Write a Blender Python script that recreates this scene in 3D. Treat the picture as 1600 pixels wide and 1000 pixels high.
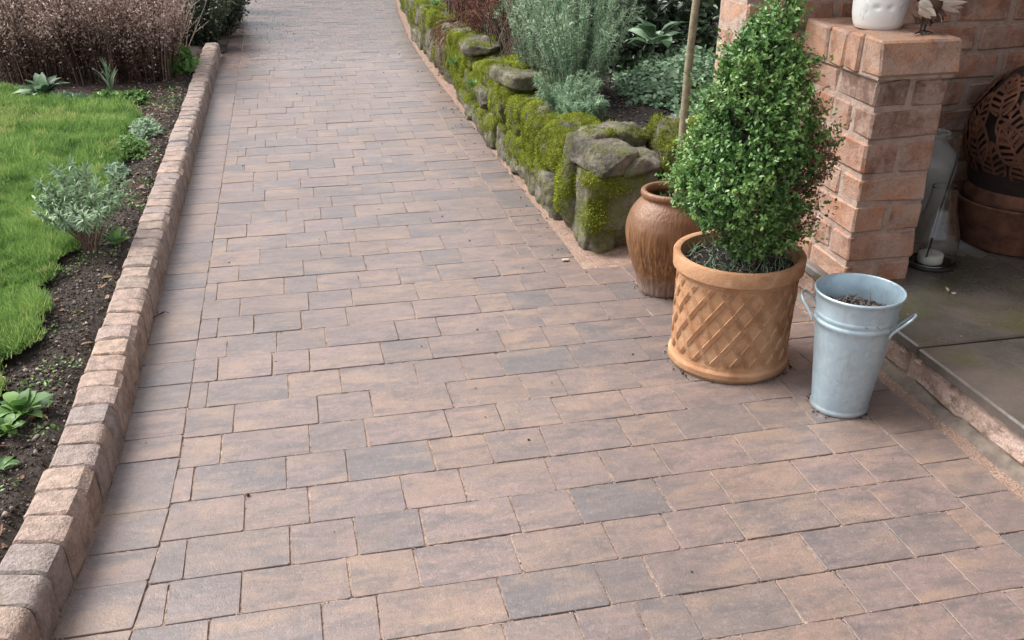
import bpy, bmesh, math, random
import numpy as np
from mathutils import Vector, Matrix

for o in list(bpy.data.objects):
    bpy.data.objects.remove(o, do_unlink=True)
scene = bpy.context.scene
COL = scene.collection

# ------------------------------------------------------------------ camera
CAM_H, FPX, CXP, CYP = 1.32, 1480.0, 800.0, 600.0
PITCH, YAW = math.radians(28.692), math.radians(12.628)
cam_d = bpy.data.cameras.new('camera')
cam = bpy.data.objects.new('camera', cam_d); COL.objects.link(cam)
cam.location = (0, 0, CAM_H)
cam.rotation_euler = (math.radians(90) - PITCH, 0, -YAW)
cam_d.sensor_width = 36.0
cam_d.lens = 36.0 * FPX / 1600.0
cam_d.shift_y = (CYP - 500.0) / 1600.0
cam_d.clip_start = 0.05; cam_d.clip_end = 2000
scene.camera = cam

# ------------------------------------------------------------------ world, sun, exposure (overcast)
SUN_EL, SUN_AZ = math.radians(52), math.radians(-60)      # azimuth from +Y towards +X
w = bpy.data.worlds.new('World'); scene.world = w; w.use_nodes = True
nt = w.node_tree; nt.nodes.clear()
sky = nt.nodes.new('ShaderNodeTexSky'); sky.sky_type = 'NISHITA'; sky.sun_disc = False
sky.sun_elevation = SUN_EL; sky.sun_rotation = SUN_AZ
sky.dust_density = 4.0; sky.air_density = 1.0; sky.ozone_density = 1.0
hs = nt.nodes.new('ShaderNodeHueSaturation'); hs.inputs['Saturation'].default_value = 0.30
bg = nt.nodes.new('ShaderNodeBackground'); bg.inputs['Strength'].default_value = 0.115
wo = nt.nodes.new('ShaderNodeOutputWorld')
nt.links.new(sky.outputs[0], hs.inputs['Color']); nt.links.new(hs.outputs[0], bg.inputs['Color'])
nt.links.new(bg.outputs[0], wo.inputs['Surface'])
sun_d = bpy.data.lights.new('sun', 'SUN'); sun_d.energy = 1.5; sun_d.angle = math.radians(32)
sun_d.color = (1.0, 0.96, 0.9)
sun = bpy.data.objects.new('sun', sun_d); COL.objects.link(sun)
sdir = Vector((math.sin(SUN_AZ) * math.cos(SUN_EL), math.cos(SUN_AZ) * math.cos(SUN_EL), math.sin(SUN_EL)))
sun.rotation_euler = (-sdir).to_track_quat('-Z', 'Y').to_euler(); sun.location = (0, 0, 8)
scene.view_settings.view_transform = 'Standard'; scene.view_settings.look = 'None'
scene.view_settings.exposure = 1.32; scene.view_settings.gamma = 1.0
scene.view_settings.use_curve_mapping = False

# ------------------------------------------------------------------ pixel -> direction helpers (photo is 1600 x 1000)
_fh = np.array([math.sin(YAW), math.cos(YAW), 0.]); _r = np.array([math.cos(YAW), -math.sin(YAW), 0.])
_fw = _fh * math.cos(PITCH) + np.array([0, 0, -math.sin(PITCH)]); _up = np.cross(_r, _fw)
_C = np.array([0, 0, CAM_H])
def ray(px, py): return _fw + _r * ((px - CXP) / FPX) + _up * (-(py - CYP) / FPX)
def at_z(px, py, z=0.): d = ray(px, py); return _C + d * ((z - CAM_H) / d[2])
def at_y(px, py, y): d = ray(px, py); return _C + d * (y / d[1])

# ------------------------------------------------------------------ helpers
RNG = np.random.default_rng(7)
def uni(a, b, n=None): return RNG.uniform(a, b, n)

def vnoise(P, seed=0):
    P = np.asarray(P, float); ip = np.floor(P).astype(np.int64); f = P - ip; f = f * f * (3 - 2 * f)
    def hsh(i):
        h = (i[..., 0] * 73856093) ^ (i[..., 1] * 19349663) ^ (i[..., 2] * 83492791) ^ (seed * 2654435761)
        h = (h ^ (h >> 13)) * 1274126177; h = h ^ (h >> 16)
        return (h & 0xffff) / 65535.0
    r = 0
    for dx in (0, 1):
        for dy in (0, 1):
            for dz in (0, 1):
                wgt = (f[..., 0] if dx else 1 - f[..., 0]) * (f[..., 1] if dy else 1 - f[..., 1]) * (f[..., 2] if dz else 1 - f[..., 2])
                r = r + wgt * hsh(ip + np.array([dx, dy, dz]))
    return r * 2 - 1
def fbm(P, seed=0, oct=4):
    P = np.asarray(P, float); a = 0; amp = .5
    for k in range(oct): a = a + amp * vnoise(P * 2 ** k, seed + k); amp *= .5
    return a

def tag(o, label=None, cat=None, group=None, kind=None):
    if label: o['label'] = label
    if cat: o['category'] = cat
    if group: o['group'] = group
    if kind: o['kind'] = kind
    return o
def link(name, me, parent=None, loc=(0, 0, 0), rot=(0, 0, 0)):
    o = bpy.data.objects.new(name, me); COL.objects.link(o)
    o.location = loc; o.rotation_euler = rot
    if parent is not None: o.parent = parent
    return o
def empty(name, loc=(0, 0, 0), rz=0):
    o = bpy.data.objects.new(name, None); COL.objects.link(o); o.empty_display_size = .05
    o.location = loc; o.rotation_euler = (0, 0, rz); return o
def mk(V, F, mat, name='mesh', smooth=False, attrs=None):
    """V (n,3); F (m,k) array or list of tuples"""
    me = bpy.data.meshes.new(name)
    V = np.asarray(V, np.float32)
    if isinstance(F, np.ndarray):
        m, k = F.shape
        me.vertices.add(len(V)); me.vertices.foreach_set('co', V.ravel())
        me.loops.add(m * k); me.loops.foreach_set('vertex_index', F.astype(np.int32).ravel())
        me.polygons.add(m); me.polygons.foreach_set('loop_start', np.arange(m, dtype=np.int32) * k)
        me.update(calc_edges=True)
    else:
        me.from_pydata(V.tolist(), [], F); me.update()
    if attrs:
        for n_, a in attrs.items():
            at = me.attributes.new(n_, 'FLOAT', 'POINT'); at.data.foreach_set('value', np.asarray(a, np.float32))
    if mat: me.materials.append(mat)
    if smooth: me.polygons.foreach_set('use_smooth', np.ones(len(me.polygons), bool))
    return me
class MB:
    """collects shapes into one mesh"""
    def __init__(s): s.V = []; s.F = []; s.n = 0
    def add(s, V, F):
        V = np.asarray(V, float); s.V.append(V); s.F += [tuple(int(i) + s.n for i in f) for f in F]; s.n += len(V); return s
    def mesh(s, mat, name='mesh', smooth=False, attrs=None):
        return mk(np.vstack(s.V), s.F, mat, name, smooth, attrs)
def lathe(profile, n=64, close=False):
    pr = np.asarray(profile, float); k = len(pr); a = np.linspace(0, 2 * np.pi, n, endpoint=False)
    V = np.stack([pr[:, None, 0] * np.cos(a), pr[:, None, 0] * np.sin(a), np.repeat(pr[:, 1:2], n, 1)], -1).reshape(-1, 3)
    F = []
    for i in range(k - 1 + (1 if close else 0)):
        i2 = (i + 1) % k
        for j in range(n):
            j2 = (j + 1) % n; F.append((i * n + j, i * n + j2, i2 * n + j2, i2 * n + j))
    return V, F
def tube(pts, rad, n=8, cap=True):
    pts = np.asarray(pts, float); m = len(pts)
    rad = np.full(m, rad) if np.isscalar(rad) else np.asarray(rad, float)
    T = np.gradient(pts, axis=0); T /= np.linalg.norm(T, axis=1)[:, None] + 1e-12
    ref = np.array([0.13, .21, 1.]) if abs(T[0][2]) < .9 else np.array([1., .1, .05])
    V = []
    for i in range(m):
        u = np.cross(T[i], ref); u /= np.linalg.norm(u); v = np.cross(T[i], u)
        a = np.linspace(0, 2 * np.pi, n, endpoint=False)
        V.append(pts[i] + rad[i] * (np.cos(a)[:, None] * u + np.sin(a)[:, None] * v))
    V = np.vstack(V); F = []
    for i in range(m - 1):
        for j in range(n):
            j2 = (j + 1) % n; F.append((i * n + j, i * n + j2, (i + 1) * n + j2, (i + 1) * n + j))
    if cap: F.append(tuple(range(n))[::-1]); F.append(tuple((m - 1) * n + j for j in range(n)))
    return V, F
def box(x0, x1, y0, y1, z0, z1):
    V = [(x, y, z) for x in (x0, x1) for y in (y0, y1) for z in (z0, z1)]
    return V, [(0, 1, 3, 2), (4, 6, 7, 5), (0, 4, 5, 1), (2, 3, 7, 6), (0, 2, 6, 4), (1, 5, 7, 3)]
def chamfer_box(lx, ly, lz, c, jit=0.0, rng=None):
    """centred box with one chamfer, 44 triangles"""
    V = []; idx = {}
    for sx in (-1, 1):
        for sy in (-1, 1):
            for sz in (-1, 1):
                for ax in range(3):
                    d = [lx / 2 - c, ly / 2 - c, lz / 2 - c]; d[ax] += c
                    idx[(sx, sy, sz, ax)] = len(V); V.append([sx * d[0], sy * d[1], sz * d[2]])
    F = []
    def quad(a, b, cc, dd, out):
        P = [np.array(V[i]) for i in (a, b, cc, dd)]
        nrm = np.cross(P[1] - P[0], P[2] - P[0])
        F.append((a, b, cc, dd) if nrm @ np.array(out) > 0 else (dd, cc, b, a))
    for ax in range(3):
        b, c2 = [k for k in range(3) if k != ax]
        for s in (-1, 1):
            def key(sb, sc):
                k = [0, 0, 0]; k[ax] = s; k[b] = sb; k[c2] = sc; return idx[(k[0], k[1], k[2], ax)]
            out = [0, 0, 0]; out[ax] = s
            quad(key(-1, -1), key(1, -1), key(1, 1), key(-1, 1), out)
        for sb in (-1, 1):
            for sc in (-1, 1):
                def key2(s, face):
                    k = [0, 0, 0]; k[ax] = s; k[b] = sb; k[c2] = sc; return idx[(k[0], k[1], k[2], face)]
                out = [0, 0, 0]; out[b] = sb; out[c2] = sc
                quad(key2(-1, b), key2(1, b), key2(1, c2), key2(-1, c2), out)
    for sx in (-1, 1):
        for sy in (-1, 1):
            for sz in (-1, 1):
                t = [idx[(sx, sy, sz, a)] for a in range(3)]
                P = [np.array(V[i]) for i in t]; nrm = np.cross(P[1] - P[0], P[2] - P[0])
                F.append(tuple(t) if nrm @ np.array([sx, sy, sz]) > 0 else tuple(t[::-1]))
    V = np.array(V)
    if jit and rng is not None:
        C = rng.uniform(-jit, jit, (8, 3)); V = V + np.repeat(C, 3, 0) + rng.uniform(-jit * .4, jit * .4, V.shape)
    return V, F

# leaf templates (x = width, y = length, z = normal), triangles only
T_TRI = (np.array([(-.5, 0, 0), (.5, 0, 0), (0, 1, 0)]), np.array([(0, 1, 2)]))
T_DIA = (np.array([(0, 0, 0), (.5, .45, .1), (0, 1, 0), (-.5, .45, .1)]), np.array([(0, 1, 2), (0, 2, 3)]))
T_LEAF = (np.array([(0, 0, 0), (.42, .28, .07), (.40, .66, .05), (0, 1, -.06), (-.40, .66, .05), (-.42, .28, .07)]),
          np.array([(0, 1, 2), (0, 2, 3), (0, 3, 4), (0, 4, 5)]))
T_BLADE = (np.array([(-.5, 0, 0), (.5, 0, 0), (.42, .55, .06), (-.42, .55, .06), (0, 1, -.12)]),
           np.array([(0, 1, 2), (0, 2, 3), (3, 2, 4)]))
T_ROUND = (np.array([(0, 0, 0), (.36, .12, .05), (.52, .45, .09), (.38, .82, .05), (0, 1, -.03), (-.38, .82, .05), (-.52, .45, .09), (-.36, .12, .05), (0, .5, -.02)]),
           np.array([(0, 1, 8), (1, 2, 8), (2, 3, 8), (3, 4, 8), (4, 5, 8), (5, 6, 8), (6, 7, 8), (7, 0, 8)]))
T_ARCH = (np.array([(0, 0, 0), (.30, .22, .10), (0, .22, .06), (-.30, .22, .10), (.46, .5, .12), (0, .5, .08), (-.46, .5, .12), (.34, .76, .03), (0, .76, .0), (-.34, .76, .03), (0, .96, -.16)]),
          np.array([(0, 1, 2), (0, 2, 3), (2, 1, 4), (2, 4, 5), (3, 2, 5), (3, 5, 6), (5, 4, 7), (5, 7, 8), (6, 5, 8), (6, 8, 9), (8, 7, 10), (9, 8, 10)]))
def unit(v): return v / (np.linalg.norm(v, axis=-1, keepdims=True) + 1e-12)
def rdir(n): return unit(RNG.normal(size=(n, 3)))
def cloud(P, D, N, L, W, tpl, rnd=None):
    P = np.asarray(P, float); D = unit(np.asarray(D, float)); n = len(P)
    X = unit(np.cross(D, N)); Nn = np.cross(X, D)
    L = np.broadcast_to(L, n)[:, None, None]; W = np.broadcast_to(W, n)[:, None, None]
    tv, tf = tpl; k = len(tv)
    V = P[:, None] + tv[None, :, 0:1] * W * X[:, None] + tv[None, :, 1:2] * L * D[:, None] + tv[None, :, 2:3] * L * Nn[:, None]
    F = (tf[None] + (np.arange(n) * k)[:, None, None]).reshape(-1, 3)
    if rnd is None: rnd = RNG.random(n)
    return V.reshape(-1, 3), F, np.repeat(rnd, k)
class LB:
    """collects leaf clouds into one mesh with a colour attribute"""
    def __init__(s): s.V = []; s.F = []; s.A = []; s.n = 0
    def add(s, V, F, A): s.V.append(V); s.F.append(F + s.n); s.A.append(A); s.n += len(V); return s
    def tubes(s, pts, rad, a=.5, n=5):
        V, F = tube(pts, rad, n, cap=False); F = np.array([t for q in F for t in ((q[0], q[1], q[2]), (q[0], q[2], q[3]))])
        return s.add(V, F, np.full(len(V), a))
    def mesh(s, mat, name='leaves'):
        return mk(np.vstack(s.V), np.vstack(s.F), mat, name, False, {'rnd': np.concatenate(s.A)})

# ------------------------------------------------------------------ materials
class M:
    def __init__(s, name, rough=.6, spec=.5, metal=0.):
        s.m = bpy.data.materials.new(name); s.m.use_nodes = True; s.nt = s.m.node_tree
        s.b = s.nt.nodes['Principled BSDF']; s.out = s.nt.nodes['Material Output']
        s.b.inputs['Roughness'].default_value = rough; s.b.inputs['Metallic'].default_value = metal
        s.b.inputs['Specular IOR Level'].default_value = spec
        s._pos = None
    def n(s, t, **kw):
        nd = s.nt.nodes.new(t)
        for k, v in kw.items():
            if k in nd.inputs: s.set(nd.inputs[k], v)
            else: setattr(nd, k, v)
        return nd
    def set(s, inp, v):
        if isinstance(v, bpy.types.NodeSocket): s.nt.links.new(v, inp)
        elif isinstance(v, (tuple, list)) and inp.type == 'RGBA' and len(v) == 3: inp.default_value = (*v, 1)
        else: inp.default_value = v
    def pos(s, obj=False):
        if obj: return s.n('ShaderNodeTexCoord').outputs['Object']
        if s._pos is None: s._pos = s.n('ShaderNodeNewGeometry').outputs['Position']
        return s._pos
    def attr(s, name='rnd'): return s.n('ShaderNodeAttribute', attribute_name=name).outputs['Fac']
    def orand(s): return s.n('ShaderNodeObjectInfo').outputs['Random']
    def map(s, vec, scale=(1, 1, 1), off=None):
        m = s.n('ShaderNodeMapping'); s.set(m.inputs['Vector'], vec); m.inputs['Scale'].default_value = scale
        if off is not None: s.set(m.inputs['Location'], off)
        return m.outputs[0]
    def noise(s, scale, vec=None, detail=4, rough=.55, dist=0):
        nd = s.n('ShaderNodeTexNoise', Scale=scale, Detail=detail, Roughness=rough, Distortion=dist)
        s.set(nd.inputs['Vector'], vec if vec is not None else s.pos()); return nd.outputs['Fac']
    def voro(s, scale, vec=None, feature='F1', out='Distance'):
        nd = s.n('ShaderNodeTexVoronoi', feature=feature, Scale=scale)
        s.set(nd.inputs['Vector'], vec if vec is not None else s.pos()); return nd.outputs[out]
    def ramp(s, fac, stops, interp='LINEAR'):
        nd = s.n('ShaderNodeValToRGB'); s.set(nd.inputs[0], fac); cr = nd.color_ramp; cr.interpolation = interp
        while len(cr.elements) < len(stops): cr.elements.new(.5)
        for e, (p, c) in zip(cr.elements, stops):
            e.position = p; e.color = (c, c, c, 1) if isinstance(c, (int, float)) else (*c, 1)
        return nd.outputs[0]
    def mix(s, fac, a, b, mode='MIX'):
        nd = s.n('ShaderNodeMix', data_type='RGBA', blend_type=mode)
        s.set(nd.inputs[0], fac); s.set(nd.inputs[6], a); s.set(nd.inputs[7], b); return nd.outputs[2]
    def math(s, op, a, b=0., clamp=False):
        nd = s.n('ShaderNodeMath', operation=op, use_clamp=clamp); s.set(nd.inputs[0], a); s.set(nd.inputs[1], b); return nd.outputs[0]
    def comb(s, x, y, z):
        nd = s.n('ShaderNodeCombineXYZ'); s.set(nd.inputs[0], x); s.set(nd.inputs[1], y); s.set(nd.inputs[2], z); return nd.outputs[0]
    def sep(s, v):
        nd = s.n('ShaderNodeSeparateXYZ'); s.set(nd.inputs[0], v); return nd.outputs
    def col(s, c): s.set(s.b.inputs['Base Color'], c); return s
    def rgh(s, c): s.set(s.b.inputs['Roughness'], c); return s
    def bump(s, h, strength=.3, dist=.01):
        nd = s.n('ShaderNodeBump', Strength=strength, Distance=dist); s.set(nd.inputs['Height'], h)
        s.nt.links.new(nd.outputs[0], s.b.inputs['Normal']); return s

def foliage(name, stops, rough=.45, trans=.3, spec=.4, noise_scale=9, noise_amt=.35):
    m = M(name, rough, spec)
    f = m.attr('rnd'); nz = m.noise(noise_scale, detail=2)
    f = m.math('ADD', f, m.math('MULTIPLY', m.math('SUBTRACT', nz, .5), noise_amt), True)
    c = m.ramp(f, stops); m.col(c)
    tr = m.n('ShaderNodeBsdfTranslucent'); m.set(tr.inputs[0], c)
    mx = m.n('ShaderNodeMixShader'); mx.inputs[0].default_value = trans
    m.nt.links.new(m.b.outputs[0], mx.inputs[1]); m.nt.links.new(tr.outputs[0], mx.inputs[2])
    m.nt.links.new(mx.outputs[0], m.out.inputs[0]); return m.m

def mat_paver():
    m = M('paver_concrete', .5, .5)
    r = m.attr('rnd')
    off = m.comb(m.math('MULTIPLY', r, 37.), m.math('MULTIPLY', r, 91.), m.math('MULTIPLY', r, 53.))
    pv = m.n('ShaderNodeVectorMath', operation='ADD'); m.set(pv.inputs[0], m.pos()); m.set(pv.inputs[1], off); pv = pv.outputs[0]
    base = m.ramp(m.math('FRACT', m.math('MULTIPLY', r, 7.31)), [(0, (.225, .166, .153)), (.25, (.252, .180, .162)), (.45, (.208, .160, .150)), (.66, (.164, .144, .143)), (.84, (.245, .176, .150)), (1, (.272, .187, .148))])
    st = m.noise(1.0, m.map(pv, (8, 21, 9)), 8, .74, .8)
    c = m.mix(m.ramp(st, [(.44, 0.), (.62, .75)]), base, (.112, .102, .105))
    st2 = m.noise(1.0, m.map(pv, (5, 13, 9), (3.3, 1.7, .4)), 3, .6, .4)
    c = m.mix(m.ramp(st2, [(.50, 0.), (.68, .68)]), c, (.318, .220, .160))
    fine = m.noise(240, m.pos(), 3, .7)
    c = m.mix(m.ramp(fine, [(.34, .55), (.5, 0.)]), c, (.11, .09, .085))
    c = m.mix(m.ramp(m.noise(60, m.pos(), 5, .75), [(.52, 0.), (.75, .35)]), c, (.46, .38, .345))
    c = m.mix(m.ramp(m.noise(24, m.pos(), 6, .75), [(.52, 0.), (.66, .50)]), c, (.135, .112, .105))
    dirt = m.noise(2.2, m.pos(), 5, .6)
    c = m.mix(m.ramp(dirt, [(.42, 0.), (.70, .38)]), c, (.120, .094, .082))
    m.col(c)
    wet = m.noise(1.1, m.pos(), 4, .6)
    y = m.sep(m.pos())[1]
    far = m.ramp(m.math('MULTIPLY', m.math('ADD', y, m.math('MULTIPLY', wet, 1.2)), .1), [(.78, 0.), (.90, 1.)])
    rr = m.ramp(wet, [(.3, .26), (.7, .44)])
    rr = m.mix(far, rr, (.13, .13, .13)); m.rgh(rr)
    m.bump(m.math('ADD', fine, m.math('MULTIPLY', m.noise(45, m.pos(), 4), 1.2)), .5, .003)
    return m.m
def mat_kerb():
    m = M('kerb_concrete', .8, .3)
    r = m.orand()
    c = m.ramp(r, [(0, (.31, .235, .205)), (.3, (.40, .285, .23)), (.6, (.34, .26, .23)), (.8, (.26, .225, .215)), (1, (.44, .31, .23))])
    nz = m.noise(28, detail=5, rough=.65)
    c = m.mix(m.ramp(nz, [(.42, .65), (.58, 0.)]), c, (.16, .125, .11))
    c = m.mix(m.ramp(m.noise(130, detail=3), [(.5, 0.), (.75, .5)]), c, (.48, .38, .32))
    c = m.mix(m.ramp(m.noise(6, detail=3), [(.55, 0.), (.75, .35)]), c, (.19, .19, .12))
    m.col(c); m.bump(m.math('ADD', nz, m.noise(160)), .9, .006); return m.m
def mat_sand():
    m = M('jointing_sand', .9, .2)
    c = m.ramp(m.noise(260, detail=2), [(.3, (.20, .135, .105)), (.5, (.32, .225, .175)), (.7, (.46, .35, .28))])
    c = m.mix(m.ramp(m.noise(9, detail=5), [(.48, 0.), (.66, .55)]), c, (.13, .096, .078))
    m.col(c); m.bump(m.noise(300), .7, .003); return m.m
def mat_bed_sand():
    m = M('edging_sand', .92, .2)
    c = m.ramp(m.noise(220, detail=3), [(.28, (.15, .10, .078)), (.5, (.265, .178, .138)), (.72, (.40, .295, .24))])
    c = m.mix(m.ramp(m.noise(16, detail=5), [(.55, 0.), (.7, .6)]), c, (.18, .13, .10))
    m.col(c); m.bump(m.noise(120, detail=5), .8, .006); return m.m
def mat_soil(name, a, b, c3):
    m = M(name, .9, .3)
    c = m.ramp(m.noise(55, detail=6, rough=.7), [(.3, a), (.52, b), (.75, c3)])
    c = m.mix(m.ramp(m.noise(4, detail=3), [(.45, 0.), (.65, .5)]), c, tuple(x * .5 for x in a))
    m.col(c); m.bump(m.noise(120, detail=6, rough=.7), 1., .02); return m.m
def mat_crumb(name, stops, rough=.9):
    m = M(name, rough, .3); m.col(m.ramp(m.attr('rnd'), stops)); m.bump(m.noise(300), .5, .003); return m.m
def mat_brick():
    m = M('fired_brick', .82, .3)
    r = m.sep(m.n('ShaderNodeObjectInfo').outputs['Color'])[0]
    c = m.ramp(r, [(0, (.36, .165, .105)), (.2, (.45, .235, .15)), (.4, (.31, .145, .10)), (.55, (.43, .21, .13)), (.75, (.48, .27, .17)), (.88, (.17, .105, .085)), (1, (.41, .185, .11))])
    big = m.noise(14, detail=5, rough=.62)
    c = m.mix(m.ramp(big, [(.40, .7), (.54, 0.)]), c, (.17, .095, .072))
    c = m.mix(m.ramp(m.noise(9, detail=7, rough=.72, dist=.4), [(.43, 0.), (.60, .80)]), c, (.45, .325, .262))
    c = m.mix(m.ramp(m.noise(30, detail=5, rough=.7), [(.54, 0.), (.7, .5)]), c, (.52, .40, .33))
    c = m.mix(m.ramp(m.noise(170, detail=2), [(.56, 0.), (.72, .55)]), c, (.12, .075, .06))
    m.col(c); m.bump(m.math('ADD', big, m.math('MULTIPLY', m.noise(110, detail=5), .7)), .7, .006); return m.m
def mat_mortar():
    m = M('lime_mortar', .9, .2)
    c = m.ramp(m.noise(30, detail=6, rough=.7), [(.3, (.27, .205, .17)), (.5, (.41, .31, .255)), (.7, (.49, .375, .31))])
    m.col(c); m.bump(m.noise(160, detail=5), .8, .005); return m.m
def mat_wall_stone():
    m = M('weathered_sandstone', .88, .25)
    c = m.ramp(m.noise(11, detail=6, rough=.65), [(.32, (.060, .055, .046)), (.48, (.150, .132, .108)), (.66, (.29, .25, .21))])
    c = m.mix(m.ramp(m.noise(30, detail=4), [(.50, 0.), (.66, .7)]), c, (.040, .038, .030))
    alg = m.ramp(m.noise(8, detail=6, rough=.7), [(.44, 0.), (.60, .8)])
    c = m.mix(alg, c, (.125, .135, .045))
    c = m.mix(m.ramp(m.attr('moss'), [(.3, 0.), (.55, 1.)]), c, (.115, .13, .014))
    m.col(c); m.bump(m.math('ADD', m.noise(70, detail=7, rough=.7), m.math('MULTIPLY', m.noise(16, detail=5, rough=.6), 2.)), 1., .014); return m.m
def mat_slab():
    m = M('sandstone_slab', .5, .5)
    base = m.ramp(m.noise(3.5, detail=5, rough=.6, dist=.5), [(.3, (.045, .042, .038)), (.5, (.085, .076, .068)), (.7, (.135, .108, .094))])
    base = m.mix(m.ramp(m.noise(5, detail=4), [(.46, 0.), (.64, .7)]), base, (.070, .072, .028))
    base = m.mix(m.ramp(m.noise(90, detail=3), [(.5, 0.), (.8, .3)]), base, (.18, .155, .14))
    s = m.sep(m.pos()); edge = m.math('ADD', s[1], m.math('MULTIPLY', m.noise(6, detail=5), .35))
    dry = m.ramp(m.math('MULTIPLY', edge, .25), [(.705, 0.), (.735, 1.)])
    c = m.mix(dry, base, (.22, .21, .205)); m.col(c)
    m.rgh(m.mix(dry, m.ramp(m.noise(4, detail=4), [(.3, .12), (.7, .34)]), (.75, .75, .75)))
    m.bump(m.noise(30, detail=6), .25, .004); return m.m
def mat_riser():
    m = M('pink_sandstone', .85, .3)
    c = m.ramp(m.noise(9, detail=5), [(.3, (.26, .17, .13)), (.5, (.44, .31, .255)), (.7, (.58, .46, .40))])
    c = m.mix(m.ramp(m.orand(), [(0, .65), (.45, 0.), (1, 0.)]), c, (.22, .15, .12)); c = m.mix(m.ramp(m.noise(14, detail=6, rough=.7), [(.50, 0.), (.64, .75)]), c, (.12, .09, .07))
    m.col(c); m.bump(m.math('ADD', m.noise(80, detail=6), m.noise(18, detail=4)), .9, .010); return m.m
def mat_galv():
    m = M('galvanised_steel', .42, .5, .55)
    p = m.pos(True)
    c = m.ramp(m.voro(70, p, out='Color'), [(.0, (.385, .51, .585)), (1., (.49, .61, .68))])
    c = m.mix(m.ramp(m.noise(1, m.map(p, (60, 60, 4)), 4), [(.56, 0.), (.7, .35)]), c, (.36, .37, .36))
    c = m.mix(m.ramp(m.noise(12, p, 5), [(.55, 0.), (.75, .35)]), c, (.58, .65, .68))
    z = m.sep(p)[2]
    c = m.mix(m.math('MULTIPLY', m.ramp(z, [(.0, .8), (.035, 0.)]), m.noise(50, p)), c, (.30, .26, .22))
    m.col(c); m.rgh(m.ramp(m.noise(25, p, 4), [(.3, .34), (.7, .55)])); m.bump(m.noise(40, p), .08, .003); return m.m
def mat_terracotta():
    m = M('terracotta', .85, .25)
    p = m.pos(True)
    c = m.ramp(m.noise(9, p, 6, .65), [(.3, (.35, .18, .092)), (.5, (.44, .24, .13)), (.7, (.50, .30, .18))])
    c = m.mix(m.ramp(m.noise(28, p, 5), [(.56, 0.), (.72, .4)]), c, (.56, .38, .25))
    c = m.mix(m.ramp(m.noise(11, p, 7, .72), [(.34, .7), (.48, 0.)]), c, (.27, .135, .065))
    c = m.mix(m.ramp(m.noise(130, p, 3), [(.55, 0.), (.75, .45)]), c, (.25, .13, .07))
    z = m.sep(p)[2]
    c = m.mix(m.math('MULTIPLY', m.ramp(z, [(0., .9), (.03, 0.)]), m.noise(30, p)), c, (.24, .16, .10))
    m.col(c); m.bump(m.math('ADD', m.noise(90, p, 6, .7), m.noise(25, p, 4)), .7, .004); return m.m
def mat_jar():
    m = M('brown_glaze', .34, .5)
    p = m.pos(True); z = m.sep(p)[2]
    st = m.noise(1, m.map(p, (130, 130, 6)), 4, .6)
    body = m.ramp(st, [(.34, (.075, .034, .016)), (.5, (.185, .080, .028)), (.66, (.30, .145, .052))])
    sh = m.ramp(m.noise(10, p, 4), [(.3, (.155, .070, .032)), (.7, (.235, .125, .068))])
    lip = m.math('ADD', z, m.math('MULTIPLY', m.noise(22, p, 3), .05))
    c = m.mix(m.ramp(lip, [(.245, 0.), (.275, 1.)]), body, sh)
    c = m.mix(m.ramp(lip, [(.335, 0.), (.345, 1.)]), c, (.20, .092, .042))
    c = m.mix(m.math('MULTIPLY', m.ramp(z, [(0., 1.), (.09, 0.)]), m.noise(25, p, 5)), c, (.30, .27, .26))
    m.col(c); m.rgh(m.ramp(z, [(.1, .55), (.27, .38)])); m.bump(st, .7, .005); return m.m
def simple(name, c, rough=.6, spec=.4, metal=0., nscale=40, amt=.35, bump=.3):
    m = M(name, rough, spec, metal)
    m.col(m.mix(m.ramp(m.noise(nscale, detail=5), [(.35, amt), (.6, 0.)]), c, tuple(x * .45 for x in c)))
    m.bump(m.noise(nscale * 3), bump, .003); return m.m
def mat_rust():
    m = M('rusted_steel', .75, .35, .1)
    c = m.ramp(m.noise(16, detail=6, rough=.7), [(.3, (.045, .022, .016)), (.5, (.125, .052, .031)), (.7, (.21, .09, .052))])
    m.col(c); m.bump(m.noise(120, detail=4), .4, .003); return m.m
def mat_glass(name, tint, rough=.03, ior=1.45):
    m = M(name, rough); m.b.inputs['Transmission Weight'].default_value = 1.; m.b.inputs['IOR'].default_value = ior
    m.col(tint); return m.m

PAVER, KERB, SAND, BEDSAND = mat_paver(), mat_kerb(), mat_sand(), mat_bed_sand()
SOIL = mat_soil('garden_soil', (.034, .026, .021), (.082, .063, .052), (.17, .135, .112))
SOIL_DK = mat_soil('dark_mulch', (.022, .018, .016), (.05, .04, .034), (.10, .08, .068))
BRICK, MORTAR, STONE, SLAB, RISER = mat_brick(), mat_mortar(), mat_wall_stone(), mat_slab(), mat_riser()
GALV, TERRA, JAR, RUST = mat_galv(), mat_terracotta(), mat_jar(), mat_rust()
WHITE = simple('white_glaze', (.84, .84, .82), .35, .5, 0, 30, .06, .05)
BLACKM = simple('black_iron', (.028, .026, .025), .5, .5, .3)
BARK = simple('grey_bark', (.30, .255, .17), .85, .2, 0, 60, .6, .7)
TWIG = simple('brown_twig', (.10, .062, .042), .85, .2)
PALETWIG = simple('pale_twig', (.34, .29, .235), .85, .2)
WAX = simple('candle_wax', (.76, .74, .68), .5, .4, 0, 30, .05, .05)
FEATH_DK = simple('brown_metal', (.12, .075, .055), .55, .5, .2)
FEATH_LT = simple('cream_metal', (.62, .53, .44), .5, .5, .1, 25, .3)
ROOFM = simple('roof_timber', (.16, .12, .09), .8, .3)
GLASS = mat_glass('clear_glass', (.95, .97, .96))
GLASS2 = mat_glass('cloudy_glass', (.80, .84, .83), .10)
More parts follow.
